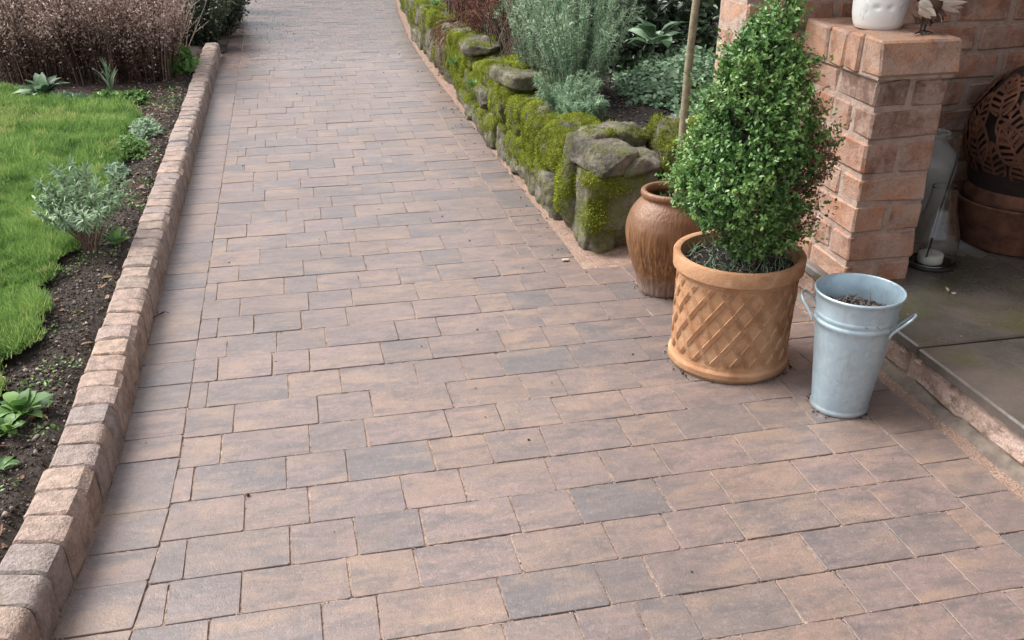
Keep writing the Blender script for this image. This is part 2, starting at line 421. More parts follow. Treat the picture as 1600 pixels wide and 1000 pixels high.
def _cloudy(m):
    nt_ = m.node_tree; b_ = nt_.nodes['Principled BSDF']; d_ = nt_.nodes.new('ShaderNodeBsdfDiffuse'); d_.inputs[0].default_value = (.62, .66, .65, 1)
    x_ = nt_.nodes.new('ShaderNodeMixShader'); x_.inputs[0].default_value = .25
    nt_.links.new(b_.outputs[0], x_.inputs[1]); nt_.links.new(d_.outputs[0], x_.inputs[2]); nt_.links.new(x_.outputs[0], nt_.nodes['Material Output'].inputs[0])
_cloudy(GLASS2)
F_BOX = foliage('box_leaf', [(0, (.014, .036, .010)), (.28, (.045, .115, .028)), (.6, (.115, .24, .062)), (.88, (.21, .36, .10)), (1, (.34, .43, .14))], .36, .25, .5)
F_BROWN = foliage('brown_leaf', [(0, (.14, .06, .03)), (.5, (.28, .15, .09)), (1, (.42, .27, .18))], .7, .2)
F_GRASS = foliage('grass_blade', [(0, (.055, .115, .028)), (.4, (.160, .285, .070)), (.75, (.275, .43, .12)), (.95, (.41, .51, .17)), (1, (.50, .46, .20))], .5, .35, .3, 5.0, .9)
F_MOSS = foliage('moss', [(0, (.050, .062, .012)), (.35, (.19, .23, .026)), (.75, (.42, .48, .06)), (1, (.60, .62, .12))], .9, .25, .1, 14, .6)
F_ROS = foliage('rosemary_needle', [(0, (.070, .13, .078)), (.45, (.22, .345, .215)), (1, (.48, .62, .42))], .55, .2, .3)
F_COVER = foliage('ground_cover_leaf', [(0, (.038, .080, .044)), (.5, (.145, .245, .135)), (1, (.34, .46, .31))], .5, .25)
F_EUPH = foliage('spurge_leaf', [(0, (.10, .17, .10)), (.5, (.27, .39, .235)), (1, (.50, .61, .42))], .55, .25)
F_GREEN = foliage('herb_leaf', [(0, (.05, .12, .03)), (.5, (.13, .26, .06)), (1, (.26, .42, .13))], .45, .3)
F_DARK = foliage('evergreen_leaf', [(0, (.010, .018, .010)), (.5, (.025, .045, .020)), (1, (.06, .095, .045))], .35, .15, .5)
F_HEATH = foliage('spent_heather', [(0, (.045, .026, .020)), (.25, (.15, .092, .074)), (.5, (.37, .26, .22)), (1, (.72, .59, .53))], .85, .15, .2, 5, .3)
F_RED = foliage('russet_stem', [(0, (.05, .022, .016)), (.5, (.13, .055, .038)), (1, (.25, .13, .09))], .8, .1, .2)
F_DRY = foliage('dry_litter', [(0, (.08, .06, .05)), (.5, (.21, .165, .14)), (1, (.42, .35, .31))], .85, .2, .2)
F_SILVER = foliage('silver_leaf', [(0, (.12, .16, .15)), (.5, (.27, .33, .33)), (1, (.45, .50, .52))], .5, .2)
CRUMB = mat_crumb('soil_crumb', [(0, (.025, .019, .015)), (.6, (.08, .06, .048)), (.9, (.17, .135, .11)), (1, (.38, .33, .29))])
CRUMB_DK = mat_crumb('mulch_crumb', [(0, (.015, .012, .010)), (.6, (.05, .04, .034)), (.92, (.13, .105, .09)), (1, (.30, .25, .22))])

# ------------------------------------------------------------------ setting: ground, soil, lawn
gme = mk([(-150, -150, -.09), (150, -150, -.09), (150, 150, -.09), (-150, 150, -.09)], [(0, 1, 2, 3)], SOIL)
tag(link('ground', gme), 'dark bare soil reaching far beyond the garden path', 'ground', kind='structure')

def kerb_dx(y): return -.08 * max(0., 2.25 - y) ** 2 if y > .6 else -.08 * 1.65 ** 2
XK, XI = -.536, -.381                       # kerb foot, inner joint of the left edging course

def sheet(x0, x1, y0, y1, step, zf, mat, keep=None):
    xs = np.arange(x0, x1 + 1e-6, step); ys = np.arange(y0, y1 + 1e-6, step)
    X, Y = np.meshgrid(xs, ys); V = np.stack([X, Y, zf(X, Y)], -1).reshape(-1, 3); nx = len(xs)
    i, j = np.meshgrid(np.arange(len(xs) - 1), np.arange(len(ys) - 1)); a = (j * nx + i).ravel()
    F = np.stack([a, a + 1, a + nx + 1, a + nx], -1)
    if keep is not None:
        c = V[F].mean(1); F = F[keep(c[:, 0], c[:, 1])]
        used = np.unique(F); mp = np.full(len(V), -1); mp[used] = np.arange(len(used)); V = V[used]; F = mp[F]
    return mk(V, F, mat, 'sheet', True)
LAWN_EDGE = np.array([(-.86, 0.2), (-.86, 2.0), (-.855, 2.55), (-.845, 2.8), (-.865, 3.15), (-.885, 3.5), (-.86, 4.0), (-.845, 4.5), (-.845, 5.2), (-.88, 5.75), (-.95, 5.98), (-1.3, 6.14), (-1.8, 6.68), (-2.6, 7.3), (-6, 8.5)])
def lawn_in(x, y):
    xe = np.interp(y, LAWN_EDGE[:10, 1], LAWN_EDGE[:10, 0]); ytop = np.interp(-x, -LAWN_EDGE[9:, 0], LAWN_EDGE[9:, 1])
    w_ = .025 * np.sin(y * 9.3) + .02 * np.sin(y * 23.1 + 1)
    return (x < xe + w_) & (y < ytop + .03 * np.sin(x * 11))
def soil_z(x, y):
    P = np.stack([x * 9, y * 9, np.zeros_like(x)], -1)
    kx = XK - .105 + np.where(y < 2.25, -.08 * (2.25 - np.maximum(y, .6)) ** 2, 0)
    d = kx - x
    return .070 + .022 * fbm(P, 3) - .035 * np.clip(1 - d / .05, 0, 1) + np.clip(d - .4, 0, 3) * .02
s_near = sheet(-3.2, -.60, .4, 8.2, .03, soil_z, SOIL,
               keep=lambda x, y: x < XK - .075 + np.where(y < 2.25, -.08 * (2.25 - np.maximum(y, .6)) ** 2, 0))
tag(link('soil_bed', s_near), 'dark crumbly border soil between kerb and lawn', 'soil', kind='structure')
s_far = sheet(-6, -.50, 8.23, 14, .09, lambda x, y: .02 + .03 * fbm(np.stack([x * 5, y * 5, x * 0], -1), 5), SOIL)
tag(link('soil_bed', s_far), 'shaded soil under the dark shrub beyond the kerb end', 'soil', kind='structure')
lawn = link('lawn', sheet(-6, -.78, .3, 8.5, .04, lambda x, y: .098 + np.clip(-1 - x, 0, 3) * .02 + .008 * fbm(np.stack([x * 4, y * 4, x * 0], -1), 8),
            mat_soil('lawn_thatch', (.05, .085, .015), (.085, .14, .022), (.13, .19, .035)), keep=lawn_in))
tag(lawn, 'mown bright green lawn beside the border', 'lawn', kind='structure')
# grass blades
def grass(n, x0, x1, y0, y1, hl, wd):
    x = uni(x0, x1, n); y = uni(y0, y1, n)
    jx = RNG.normal(0, .012, n); k = lawn_in(x + jx, y); x, y = x[k], y[k]; n = len(x)
    z = .096 + np.clip(-1 - x, 0, 3) * .02 + .008 * fbm(np.stack([x * 4, y * 4, x * 0], -1), 8)
    D = unit(np.stack([RNG.normal(0, .55, n), RNG.normal(0, .55, n), np.ones(n)], -1))
    clump = fbm(np.stack([x * 7, y * 7, x * 0], -1), 11) * .7 + fbm(np.stack([x * 34, y * 34, x * 0], -1), 12, 2) * .75 + .5
    L = hl * (.35 + 1.0 * RNG.random(n) + .5 * (RNG.random(n) < .06)) * (.45 + .9 * np.clip(clump, 0, 1))
    a = np.clip(.42 * RNG.random(n) + .52 * clump - .02, 0, .97); yl = (RNG.random(n) < .03); a[yl] = 1
    yel = fbm(np.stack([x * 2.2, y * 2.2, x * 0], -1), 23); yy = (yel > .20) & (RNG.random(n) < .30); a[yy] = .97
    return cloud(np.stack([x, y, z], -1), D, rdir(n), L, wd, T_TRI, a)
lb = LB(); lb.add(*grass(150000, -1.6, -.80, 2.2, 4.6, .034, .0045)); lb.add(*grass(110000, -2.3, -.80, 4.6, 7.2, .036, .0065)); lb.add(*grass(30000, -4, -1.0, .4, 8.2, .034, .006))
tag(link('grass', lb.mesh(F_GRASS)), 'short bright green grass blades of the lawn', 'grass', kind='stuff')

# ------------------------------------------------------------------ path
YB = {-6: .60, -5: .72, -4: .855, -3: .99, -2: 1.125, -1: 1.26, 0: 1.395}
for k_, y_ in enumerate([1.532, 1.667, 1.81, 1.957, 2.106, 2.252, 2.407, 2.562, 2.714, 2.863, 3.012, 3.169, 3.328, 3.485, 3.643]): YB[k_ + 1] = y_
for k_ in range(16, 82): YB[k_] = YB[k_ - 1] + .157
JOINTS = {-1: [.565, .667, .879, 1.017, 1.137, 1.276], 0: [-.276, -.055, .055, .309, .521, .631, .85, 1.002, 1.212, 1.378],
 1: [-.364, -.216, .006, .150, .368, .583, .726, .878, 1.115, 1.251], 2: [-.337, -.114, .030, .180, .399, .542, .759, .907, 1.123, 1.29],
 3: [-.216, -.068, .154, .30, .52, .661, .81, 1.033, 1.25], 4: [-.341, -.118, .030, .247, .394, .543, .76, .907, 1.131, 1.28],
 5: [-.281, -.056, .091, .311, .455, .615, .819, .97, 1.19, 1.30], 6: [-.254, -.029, .119, .34, .559, .671, .891, 1.04, 1.26],
 7: [-.332, -.105, .044, .266, .408, .522, .747, .975], 8: [-.31, -.151, -.04, .181, .33, .558, .702, .812],
 9: [-.29, -.136, .015, .242, .379, .606, .724], 10: [-.323, -.209, -.057, .092, .318], 11: [-.258, -.028, .122, .347, .569, .729],
 12: [-.34, -.108, .009, .158], 13: [-.27, -.036, .193], 14: [-.196, .035, .148], 15: [-.324, -.091, .066, .182], 16: [-.251, -.017, .139, .289]}
def joint_z(x, y):
    return -.0031 + np.clip((y - 2.5) / 4, 0, 1) * .0010 + .0040 * fbm(np.stack([x * 26, y * 26, x * 0], -1), 31, 4) + .0022 * vnoise(np.stack([x * 110, y * 110, x * 0], -1), 35)
def clamp_z(x, y): return np.minimum(joint_z(x, y), -.0020)
path = link('path', sheet(-.60, 1.62, .55, 3.7, .0125, clamp_z, SAND))
link('joint_sand', sheet(-.60, 1.62, 3.7, 13.9, .03, clamp_z, SAND, keep=lambda x, y: x < np.interp(y, [3.1, 7.2, 8.6, 10.3, 14], [1.0, 1.0, 1.04, 1.14, 1.47])), path)
tag(path, 'wet block-paved garden path of mottled pink and grey pavers', 'path', kind='structure')
XWALL = lambda y: float(np.interp(y, [3.1, 4.1, 5.0, 5.9, 7.5, 8.6, 9.3, 10.3, 14], [1.02, 1.01, 1.0, 1.02, 1.045, 1.07, 1.10, 1.17, 1.5]))
XSAND = lambda y: float(np.interp(y, [3.1, 7.2, 8.6, 10.3, 14], [.985, .99, 1.02, 1.12, 1.45]))
prng = np.random.default_rng(21)
def paver_geo(x0, x1, y0, y1, lx0=None, lx1=None):
    """octagonal-cornered paver; lx0/lx1: left edge at y0 / y1 when it is cut on the skew"""
    g = .0016; cn = .005; cf = .0013
    a0 = (x0 if lx0 is None else lx0) + g; a1 = (x0 if lx1 is None else lx1) + g
    b0 = b1 = x1 - g; c0, c1 = y0 + g, y1 - g
    P = np.array([(a0 + cn, c0), (b0 - cn, c0), (b0, c0 + cn), (b1, c1 - cn), (b1 - cn, c1), (a1 + cn, c1), (a1, c1 - cn), (a0, c0 + cn)])
    P = P + prng.uniform(-.0015, .0015, P.shape)
    ctr = P.mean(0); top = P + (ctr - P) / np.linalg.norm(ctr - P, axis=1)[:, None] * cf
    z = prng.uniform(-.0012, .0012); tx, ty = prng.uniform(-.006, .006, 2)
    zt = z + (top[:, 0] - ctr[0]) * tx + (top[:, 1] - ctr[1]) * ty
    V = np.vstack([np.c_[P, np.full(8, -.03)], np.c_[P, zt - cf * .8], np.c_[top, zt]])
    F = [(16, 17, 18, 19, 20, 21, 22, 23)]
    for i in range(8):
        j = (i + 1) % 8; F += [(i, j, 8 + j, 8 + i), (8 + i, 8 + j, 16 + j, 16 + i)]
    return V, F, ctr
pav = []
LEN = [.220, .146, .112]
prev = []
for k in range(-6, 81):
    y0, y1 = YB[k], YB[k + 1]; ym = (y0 + y1) / 2
    l0, l1 = XI + kerb_dx(y0), XI + kerb_dx(y1); left = max(l0, l1)
    right = 1.437 if ym < 2.55 else (1.60 if ym < 3.13 else XSAND(ym) - .148)
    js = list(JOINTS.get(k, []))
    if not js or k == -1:
        if k == -1: x = .565; js0 = js; js = [-.30, -.08, .07, .29, .44]; js += js0
        else:
            x = left + float(prng.choice([.06, .1, .146, .2, .22])); js = [x]
    x = js[-1]
    while x < right - .05:
        for t_ in range(6):
            L_ = float(prng.choice(LEN, p=[.42, .38, .2]))
            if all(abs(x + L_ - q) > .035 for q in prev): break
        x += L_
        if x < right - .05: js.append(x)
    js = [q for q in js if left + .03 < q < right - .04]; prev = js
    xs = [left] + js + [right]
    for i in range(len(xs) - 1):
        g_ = paver_geo(xs[i], xs[i + 1], y0, y1, l0 if i == 0 else None, l1 if i == 0 else None)
        pav.append(('paver', g_))
# edging courses (left along kerb; right along wall; right along step)
def course(xl, xr, ya, yb, lens):
    y = ya
    while y < yb - .05:
        L_ = float(prng.choice(lens)); y2 = min(y + L_, yb)
        if yb - y2 < .07: y2 = yb
        a, b = xl(y), xl(y2); c, d = xr(y), xr(y2)
        V, F, ctr = paver_geo((a + b) / 2, (c + d) / 2, y, y2)
        t = (V[:, 1] - y) / (y2 - y); s = (V[:, 0] - (a + b) / 2) / ((c + d) / 2 - (a + b) / 2)
        V[:, 0] = (a + (b - a) * t) * (1 - s) + (c + (d - c) * t) * s
        pav.append(('edging_paver', (V, F, ctr))); y = y2
course(lambda y: XK + .004 + kerb_dx(y), lambda y: XI + kerb_dx(y), .62, 13.6, [.146, .112, .22, .146])
course(lambda y: XSAND(y) - .148, lambda y: XSAND(y), YB[12] - .02, 13.6, [.112, .112, .146])
course(lambda y: 1.437, lambda y: 1.583, .62, 2.55, [.146, .22, .112])
proj_sz = []
for nm, (V, F, ctr) in pav:
    d = np.array([ctr[0], ctr[1], 0]) - _C; dz = d @ _fw
    px = CXP + FPX * (d @ _r) / dz; py = CYP - FPX * (d @ _up) / dz
    vis = -40 < px < 1640 and -10 < py < 1040
    proj_sz.append((0 if vis else 1, dz))
order = sorted(range(len(pav)), key=lambda i: proj_sz[i])
cnt = {'paver': 0, 'edging_paver': 0}; far_b = {'paver': MB(), 'edging_paver': MB()}; far_a = {'paver': [], 'edging_paver': []}
for i in order:
    nm, (V, F, ctr) = pav[i]; r_ = float(prng.random()); cnt[nm] += 1
    if cnt[nm] <= (300 if nm == 'paver' else 180):
        me = mk(V - np.array([*ctr, 0]), F, PAVER, nm, False, {'rnd': np.full(len(V), r_)})
        link(nm, me, path, (ctr[0], ctr[1], 0))
    else:
        far_b[nm].add(V, F); far_a[nm] += [r_] * len(V)
for nm in far_b:
    if far_b[nm].n: tag(link('far_' + nm + 's', far_b[nm].mesh(PAVER, 'far', False, {'rnd': far_a[nm]}), path), kind='stuff')

gp = []
for i in order[:420]:
    V, F, ctr = pav[i][1]
    if ctr[1] > 4.2: continue
    O = V[8:16]; m_ = 44 if ctr[1] < 2.6 else 24; e = prng.integers(0, 8, m_); t_ = prng.random((m_, 1)); q = O[e] * (1 - t_) + O[(e + 1) % 8] * t_; d_ = q[:, :2] - ctr; q[:, :2] += d_ / np.linalg.norm(d_, axis=1)[:, None] * prng.uniform(-.001, .003, (m_, 1)); q[:, 2] = prng.uniform(-.0035, .0002, m_); gp.append(q)
gp = np.vstack(gp)
OCT_V = np.array([(1, 0, 0), (-1, 0, 0), (0, 1, 0), (0, -1, 0), (0, 0, 1), (0, 0, -1)], float); OCT_F = np.array([(0, 2, 4), (2, 1, 4), (1, 3, 4), (3, 0, 4), (2, 0, 5), (1, 2, 5), (3, 1, 5), (0, 3, 5)])
def crumbs(P, S):
    n = len(P); V = OCT_V[None] * (S[:, None, None] * uni(.5, 1.2, (n, 6, 1))) * uni(.6, 1.1, (n, 1, 3)); a = uni(0, 6.28, n); ca, sa = np.cos(a)[:, None], np.sin(a)[:, None]
    V = np.stack([V[..., 0] * ca - V[..., 1] * sa, V[..., 0] * sa + V[..., 1] * ca, V[..., 2] * .8], -1) + P[:, None]
    F = (OCT_F[None] + (np.arange(n) * 6)[:, None, None]).reshape(-1, 3)
    return V.reshape(-1, 3), F, np.repeat(RNG.random(n), 6)
V, F, A = crumbs(gp, uni(.0010, .0030, len(gp)))
tag(link('joint_grit', mk(V, F, mat_crumb('joint_grit', [(0, (.14, .10, .08)), (.4, (.30, .22, .175)), (.8, (.43, .33, .275)), (1, (.56, .46, .39))]), 'grit', False, {'rnd': A}), path), kind='stuff')

# sand strip along the wall foot and in front of its end
def strip_keep(x, y):
    xs = np.interp(y, [3.1, 7.2, 8.6, 10.3, 14], [.985, .99, 1.02, 1.12, 1.45]); xw = xs + .14
    return ((y > 3.12) & (x > xs) & (x < xw)) | ((y > 3.13) & (y < 3.42) & (x > .985))
st = sheet(.9, 1.62, 3.1, 13.9, .015, lambda x, y: -.003 + .008 * fbm(np.stack([x * 22, y * 22, x * 0], -1), 41) + .01 * np.clip((x - .99) / .08, 0, 1) * (y > 3.3), BEDSAND, strip_keep)
tag(link('sand_strip', st), 'pinkish sand strip at the foot of the mossy wall', 'sand', kind='structure')

# ------------------------------------------------------------------ kerb
kerb = empty('kerb', (XK, 1.0, 0)); tag(kerb, 'raised kerb of small tumbled blocks along the left path edge', 'kerb')
def kerb_block(L):
    pr = np.array([(0, -.05), (0, .074), (-.002, .088), (-.0075, .0985), (-.016, .1055), (-.027, .109), (-.060, .110), (-.097, .109), (-.107, .101), (-.108, -.05)]); NP = 10
    c = np.array([-.054, .03]); rings = []; jp = prng.uniform(-.0022, .0022, pr.shape)
    for yy, s_ in ((-L / 2, .925), (-L / 2 + .0055, 1), (L / 2 - .0055, 1), (L / 2, .925)):
        q = c + (pr + jp - c) * s_ + prng.uniform(-.0009, .0009, pr.shape) * (2.2 if s_ < 1 else 1); q[0, 1] = q[-1, 1] = -.05
        rings.append(np.c_[q[:, 0], np.full(NP, yy) + prng.uniform(-.0022, .0022, NP), q[:, 1]])
    V = np.vstack(rings); F = []
    for i in range(3):
        for j in range(NP):
            j2 = (j + 1) % NP; F.append((i * NP + j, i * NP + j2, (i + 1) * NP + j2, (i + 1) * NP + j))
    F += [tuple(range(NP - 1, -1, -1)), tuple(3 * NP + j for j in range(NP))]
    me = mk(V, F, KERB, 'kerb_block', True); me.set_sharp_from_angle(angle=math.radians(33)); return me
kb = [kerb_block(.094 + .0) for _ in range(10)]
y = .70
while y < 8.06:
    L_ = .097 * prng.uniform(.96, 1.04)
    sl = (kerb_dx(y + .05) - kerb_dx(y - .05)) / .1
    o = link('kerb_block', kb[prng.integers(10)], kerb, (kerb_dx(y) + prng.uniform(-.0025, .0025), y - 1.0, prng.uniform(-.003, .002)), (prng.uniform(-.02, .02), prng.uniform(-.02, .02), -math.atan(sl) + prng.uniform(-.015, .015)))
    o.scale = (1, L_ / .097, 1); y += L_
km = MB(); ys = np.arange(.66, 8.08, .1)
for a in range(len(ys) - 1):
    km.add(*box(XK + kerb_dx(ys[a]) - .095, XK + kerb_dx(ys[a]) - .012, ys[a], ys[a] + .1002, -.05, .088))
o = link('mortar', km.mesh(MORTAR), kerb, (-XK, -1.0, 0))

# ------------------------------------------------------------------ stones / moss
ico = bmesh.new(); bmesh.ops.create_icosphere(ico, subdivisions=5, radius=1); ICO_V = np.array([v.co[:] for v in ico.verts]); ICO_F = np.array([[v.index for v in f.verts] for f in ico.faces]); ico.free()
ico = bmesh.new(); bmesh.ops.create_icosphere(ico, subdivisions=4, radius=1); ICO4_V = np.array([v.co[:] for v in ico.verts]); ICO4_F = np.array([[v.index for v in f.verts] for f in ico.faces]); ico.free()
def stone_geo(sx, sy, sz, seed, ex=5., rough=.02, facets=5, hi=True):
    r = np.random.default_rng(seed); Q, F = (ICO_V, ICO_F) if hi else (ICO4_V, ICO4_F)
    P = Q / (np.abs(Q) ** ex).sum(1)[:, None] ** (1 / ex)
    for _ in range(facets):
        n_ = unit(r.normal(size=3)); d = r.uniform(.86, 1.12); t = np.clip(P @ n_ - d, 0, None); P = P - t[:, None] * n_ * .9
    V = P * np.array([sx, sy, sz]) / 2
    V = V + unit(Q) * (rough * fbm(V * 9 + seed * 3.1, seed, 5) + rough * .5 * fbm(V * 30 + seed, seed + 9, 3))[:, None]
    return V, F
def add_stone(parent, c, dims, rz, seed, mossy, ex=5., rough=.02, tilt=(0, 0), hi=True, blade=.011, dens=26000):
    V, F = stone_geo(*dims, seed, ex, rough, hi=hi)
    R = np.array(Matrix.Rotation(rz, 3, 'Z') @ Matrix.Rotation(tilt[0], 3, 'X') @ Matrix.Rotation(tilt[1], 3, 'Y'))
    V = V @ R.T
    tri = V[F]; fn = np.cross(tri[:, 1] - tri[:, 0], tri[:, 2] - tri[:, 0]); area = np.linalg.norm(fn, axis=1) / 2; fn = unit(fn)
    vn = np.zeros_like(V)
    for k in range(3): np.add.at(vn, F[:, k], fn)
    vn = unit(vn); Wp = V + np.array(c)
    ms = mossy + .62 * fbm(Wp * 5.5, 77, 4) + .35 * fbm(Wp * 22, 78, 2) + .22 * np.clip(vn[:, 2], -1, 1)
    if mossy > -1:
        ms = ms - .75 * np.clip(.11 - Wp[:, 2], 0, .11) / .11 * .6
    loc_ = np.abs(ICO_V if hi else ICO4_V) ; ms = ms - .55 * np.clip((np.max(loc_[:, 1:], 1) - .80) / .2, 0, 1)
    ms = np.clip(ms, 0, 1)
    V = V + vn * (np.clip(ms - .35, 0, .4) * (.028 + .022 * fbm(Wp * 16, 80, 3)))[:, None]
    o = link('stone', mk(V, F, STONE, 'stone', True, {'moss': ms}), parent, tuple(np.array(c) - np.array(parent.location)))
    n = int(area.sum() * dens)
    fi = RNG.choice(len(F), n, p=area / area.sum()); u, v = RNG.random(n), RNG.random(n); f_ = u + v > 1; u[f_], v[f_] = 1 - u[f_], 1 - v[f_]
    T = V[F[fi]]; P = T[:, 0] + u[:, None] * (T[:, 1] - T[:, 0]) + v[:, None] * (T[:, 2] - T[:, 0])
    mk_ = ms[F[fi, 0]]; keep = (mk_ + RNG.uniform(-.18, .18, n) > .45) & (fn[fi, 0] * .75 - fn[fi, 2] + fn[fi, 1] * .5 < .75)
    P, N_, mk_ = P[keep], fn[fi][keep], mk_[keep]
    if len(P) > 60:
        D = unit(N_ + rdir(len(P)) * .85 + np.array([0, 0, .15]))
        a = np.clip(.15 + .55 * mk_ * RNG.random(len(P)) + .45 * fbm((P + np.array(c)) * 13, 91, 3) + .1, 0, 1)
        link('moss', mk(*(lambda t: (t[0], t[1]))(cl := cloud(P, D, rdir(len(P)), blade * uni(.6, 1.4, len(P)), blade * .42, T_DIA, a)), F_MOSS, 'moss', False, {'rnd': cl[2]}), o)
    return o
wall = empty('dry_stone_wall', (1.10, 3.3, 0)); tag(wall, 'low dry stone wall thick with yellow-green moss beside path', 'stone wall')
wr = np.random.default_rng(5); seed = 100
# hearting behind the face
hb = MB(); yy = 3.45
while yy < 13.5: hb.add(*box(XWALL(yy) + .07, XWALL(yy) + .24, yy, yy + .26, -.03, .27)); yy += .26
link('hearting', hb.mesh(SOIL_DK), wall, (-1.10, -3.3, 0))
yy = 3.72; ci = 0
while yy < 11.6:                                # main run: two or three stones per column
    L_ = wr.uniform(.22, .38); hh = wr.uniform(.31, .37); x = XWALL(yy + L_ / 2); near = yy < 6.5
    ang = math.atan2(XWALL(yy + L_) - XWALL(yy), L_)
    split = wr.choice([1, 2, 2, 3]) if near else wr.choice([1, 2])
    zz = -.02
    cuts = np.cumsum(wr.uniform(.8, 1.25, split)); cuts = cuts / cuts[-1]
    z0 = -.02
    for s_ in range(split):
        z1 = -.02 + (hh + .02) * cuts[s_]; hz = z1 - z0; seed += 1
        dl = wr.uniform(-.03, .03)
        add_stone(wall, (x + .10 + .025 * s_ + wr.uniform(-.012, .02), yy + L_ / 2 + dl, (z0 + z1) / 2), (.24, L_ * 1.04, hz * 1.08), -ang + wr.uniform(-.08, .08), seed,
                  (.37 if near else .30) + .16 * (s_ == split - 1) + wr.uniform(-.16, .14), 5.5, .030, (wr.uniform(-.06, .06), wr.uniform(-.05, .05)), near, .0085 if near else .014, 42000 if near else 15000)
        z0 = z1
    yy += L_
# end of the wall facing the camera
add_stone(wall, (1.195, 3.475, .135), (.33, .37, .31), .03, 301, .31, 13, .016)
add_stone(wall, (1.10, 3.40, .045), (.12, .20, .13), .1, 302, .42, 5, .02)
add_stone(wall, (1.10, 3.63, .15), (.20, .22, .34), -.05, 303, .46, 6, .02)
add_stone(wall, (1.130, 3.475, .343), (.185, .28, .100), .24, 304, .04, 10, .012, (.10, .05))
add_stone(wall, (1.268, 3.41, .322), (.155, .16, .078), -.2, 305, -.12, 8, .012, (.04, -.05))
add_stone(wall, (1.22, 3.60, .375), (.28, .16, .08), .2, 306, .34, 5, .018)
add_stone(wall, (1.44, 3.52, .33), (.16, .22, .25), .1, 307, .34, 5, .02)
add_stone(wall, (1.40, 3.47, .10), (.28, .26, .24), -.05, 308, .15, 5, .018)
add_stone(wall, (1.64, 3.48, .16), (.26, .26, .36), .05, 309, .25, 5, .018)
add_stone(wall, (1.13, 4.78, .385), (.27, .30, .075), .25, 310, .12, 7, .010, (.05, .12))
add_stone(wall, (1.20, 4.95, .40), (.26, .26, .07), .1, 311, .62, 4, .014)
add_stone(wall, (1.13, 5.95, .36), (.24, .40, .08), -.1, 312, .25, 4, .014)

# ------------------------------------------------------------------ raised bed soil
def rb_z(x, y): return .30 + .028 * fbm(np.stack([x * 8, y * 8, x * 0], -1), 51) + np.clip(x - 1.5, 0, 2) * .05
rb = sheet(1.12, 3.4, 3.48, 13.5, .04, rb_z, SOIL_DK, keep=lambda x, y: (x > np.interp(y, [3.1, 4.1, 5.0, 5.9, 7.5, 8.6, 9.3, 10.3, 14], [1.02, 1.01, 1.0, 1.02, 1.045, 1.07, 1.10, 1.17, 1.5]) + .13) & ((y > 3.55) | (x < 1.75)))
tag(link('raised_bed', rb), 'dark mulched soil of the raised bed behind the stone wall', 'soil', kind='structure')

n = 22000; x = uni(-1.0, -.63, n); y = uni(1.2, 7.0, n) ** 1.0
k = (~lawn_in(x, y)) & (x < XK - .10 + np.where(y < 2.25, -.08 * (2.25 - y) ** 2, 0)); x, y = x[k], y[k]
V, F, A = crumbs(np.stack([x, y, soil_z(x, y) + .002], -1), .003 + .006 * RNG.random(len(x)) ** 3)
tag(link('soil_crumbs', mk(V, F, CRUMB, 'crumbs', False, {'rnd': A})), 'loose soil crumbs and grit strewn over the left border', 'soil', kind='stuff')
n = 16000; x = uni(1.16, 2.2, n); y = uni(3.55, 6.5, n); V, F, A = crumbs(np.stack([x, y, rb_z(x, y) + .002], -1), .003 + .008 * RNG.random(n) ** 3)
tag(link('mulch_crumbs', mk(V, F, CRUMB_DK, 'crumbs', False, {'rnd': A})), 'dark mulch crumbs over the raised bed', 'mulch', kind='stuff')

# ------------------------------------------------------------------ patio, step, pillar, porch wall
ZS = .135
patio = link('patio', mk(*box(1.70, 3.6, .55, 2.98, -.05, ZS - .034), MORTAR)); tag(patio, 'wet sandstone slab patio one step above the path', 'patio', kind='structure')
def slab(x0, x1, y0, y1):
    V, F = chamfer_box(x1 - x0, y1 - y0, .032, .005, .002, prng)
    link('slab', mk(V, F, SLAB, 'slab'), patio, ((x0 + x1) / 2, (y0 + y1) / 2, ZS - .016))
slab(1.628, 2.24, 1.42, 2.066); slab(2.248, 2.85, 1.30, 2.066); slab(2.858, 3.6, 1.42, 2.066)
slab(1.634, 2.30, 2.076, 2.976); slab(2.308, 2.95, 2.076, 2.976); slab(2.958, 3.6, 2.076, 2.976); slab(1.628, 2.24, .60, 1.412); slab(2.248, 2.85, .60, 1.292); slab(2.858, 3.6, .60, 1.412)
ys = [.60, .86, 1.13, 1.37, 1.60, 1.856, 2.105, 2.36, 2.66, 2.95]
for a in range(len(ys) - 1):
    L_ = ys[a + 1] - ys[a] - .018
    V, F = chamfer_box(.09, L_, .078, .013, .006, prng)
    link('riser_stone', mk(V, F, RISER, 'riser'), patio, (1.692 + prng.uniform(-.003, .003), (ys[a] + ys[a + 1]) / 2, .055))
rm = MB(); rm.add(*box(1.655, 1.71, .6, 2.95, .0, ZS - .033)); link('riser_mortar', rm.mesh(MORTAR), patio)
# mortar fillet along the step foot
yy = np.arange(.6, 2.96, .02); fx = 1.622 + .008 * fbm(np.stack([yy * 9, yy * 0, yy * 0], -1), 61); V = []; 
for a in range(len(yy)): V += [(fx[a], yy[a], -.004), (fx[a] + .012, yy[a], .012 + .004 * math.sin(yy[a] * 40)), (1.662, yy[a], .022 + .005 * math.sin(yy[a] * 31 + 1))]
F = [(a * 3 + b, (a + 1) * 3 + b, (a + 1) * 3 + b + 1, a * 3 + b + 1)[::-1] for a in range(len(yy) - 1) for b in range(2)]
link('mortar_fillet', mk(V, F, simple('dirty_mortar', (.19, .155, .13), .9, .2, 0, 25, .7, .8), 'fillet', True), patio)
st2 = sheet(1.575, 1.6375, .6, 2.95, .0125, lambda x, y: -.002 + .004 * fbm(np.stack([x * 30, y * 30, x * 0], -1), 43), BEDSAND)
tag(link('sand_strip', st2), 'thin sand strip along the foot of the patio step', 'sand', kind='structure')

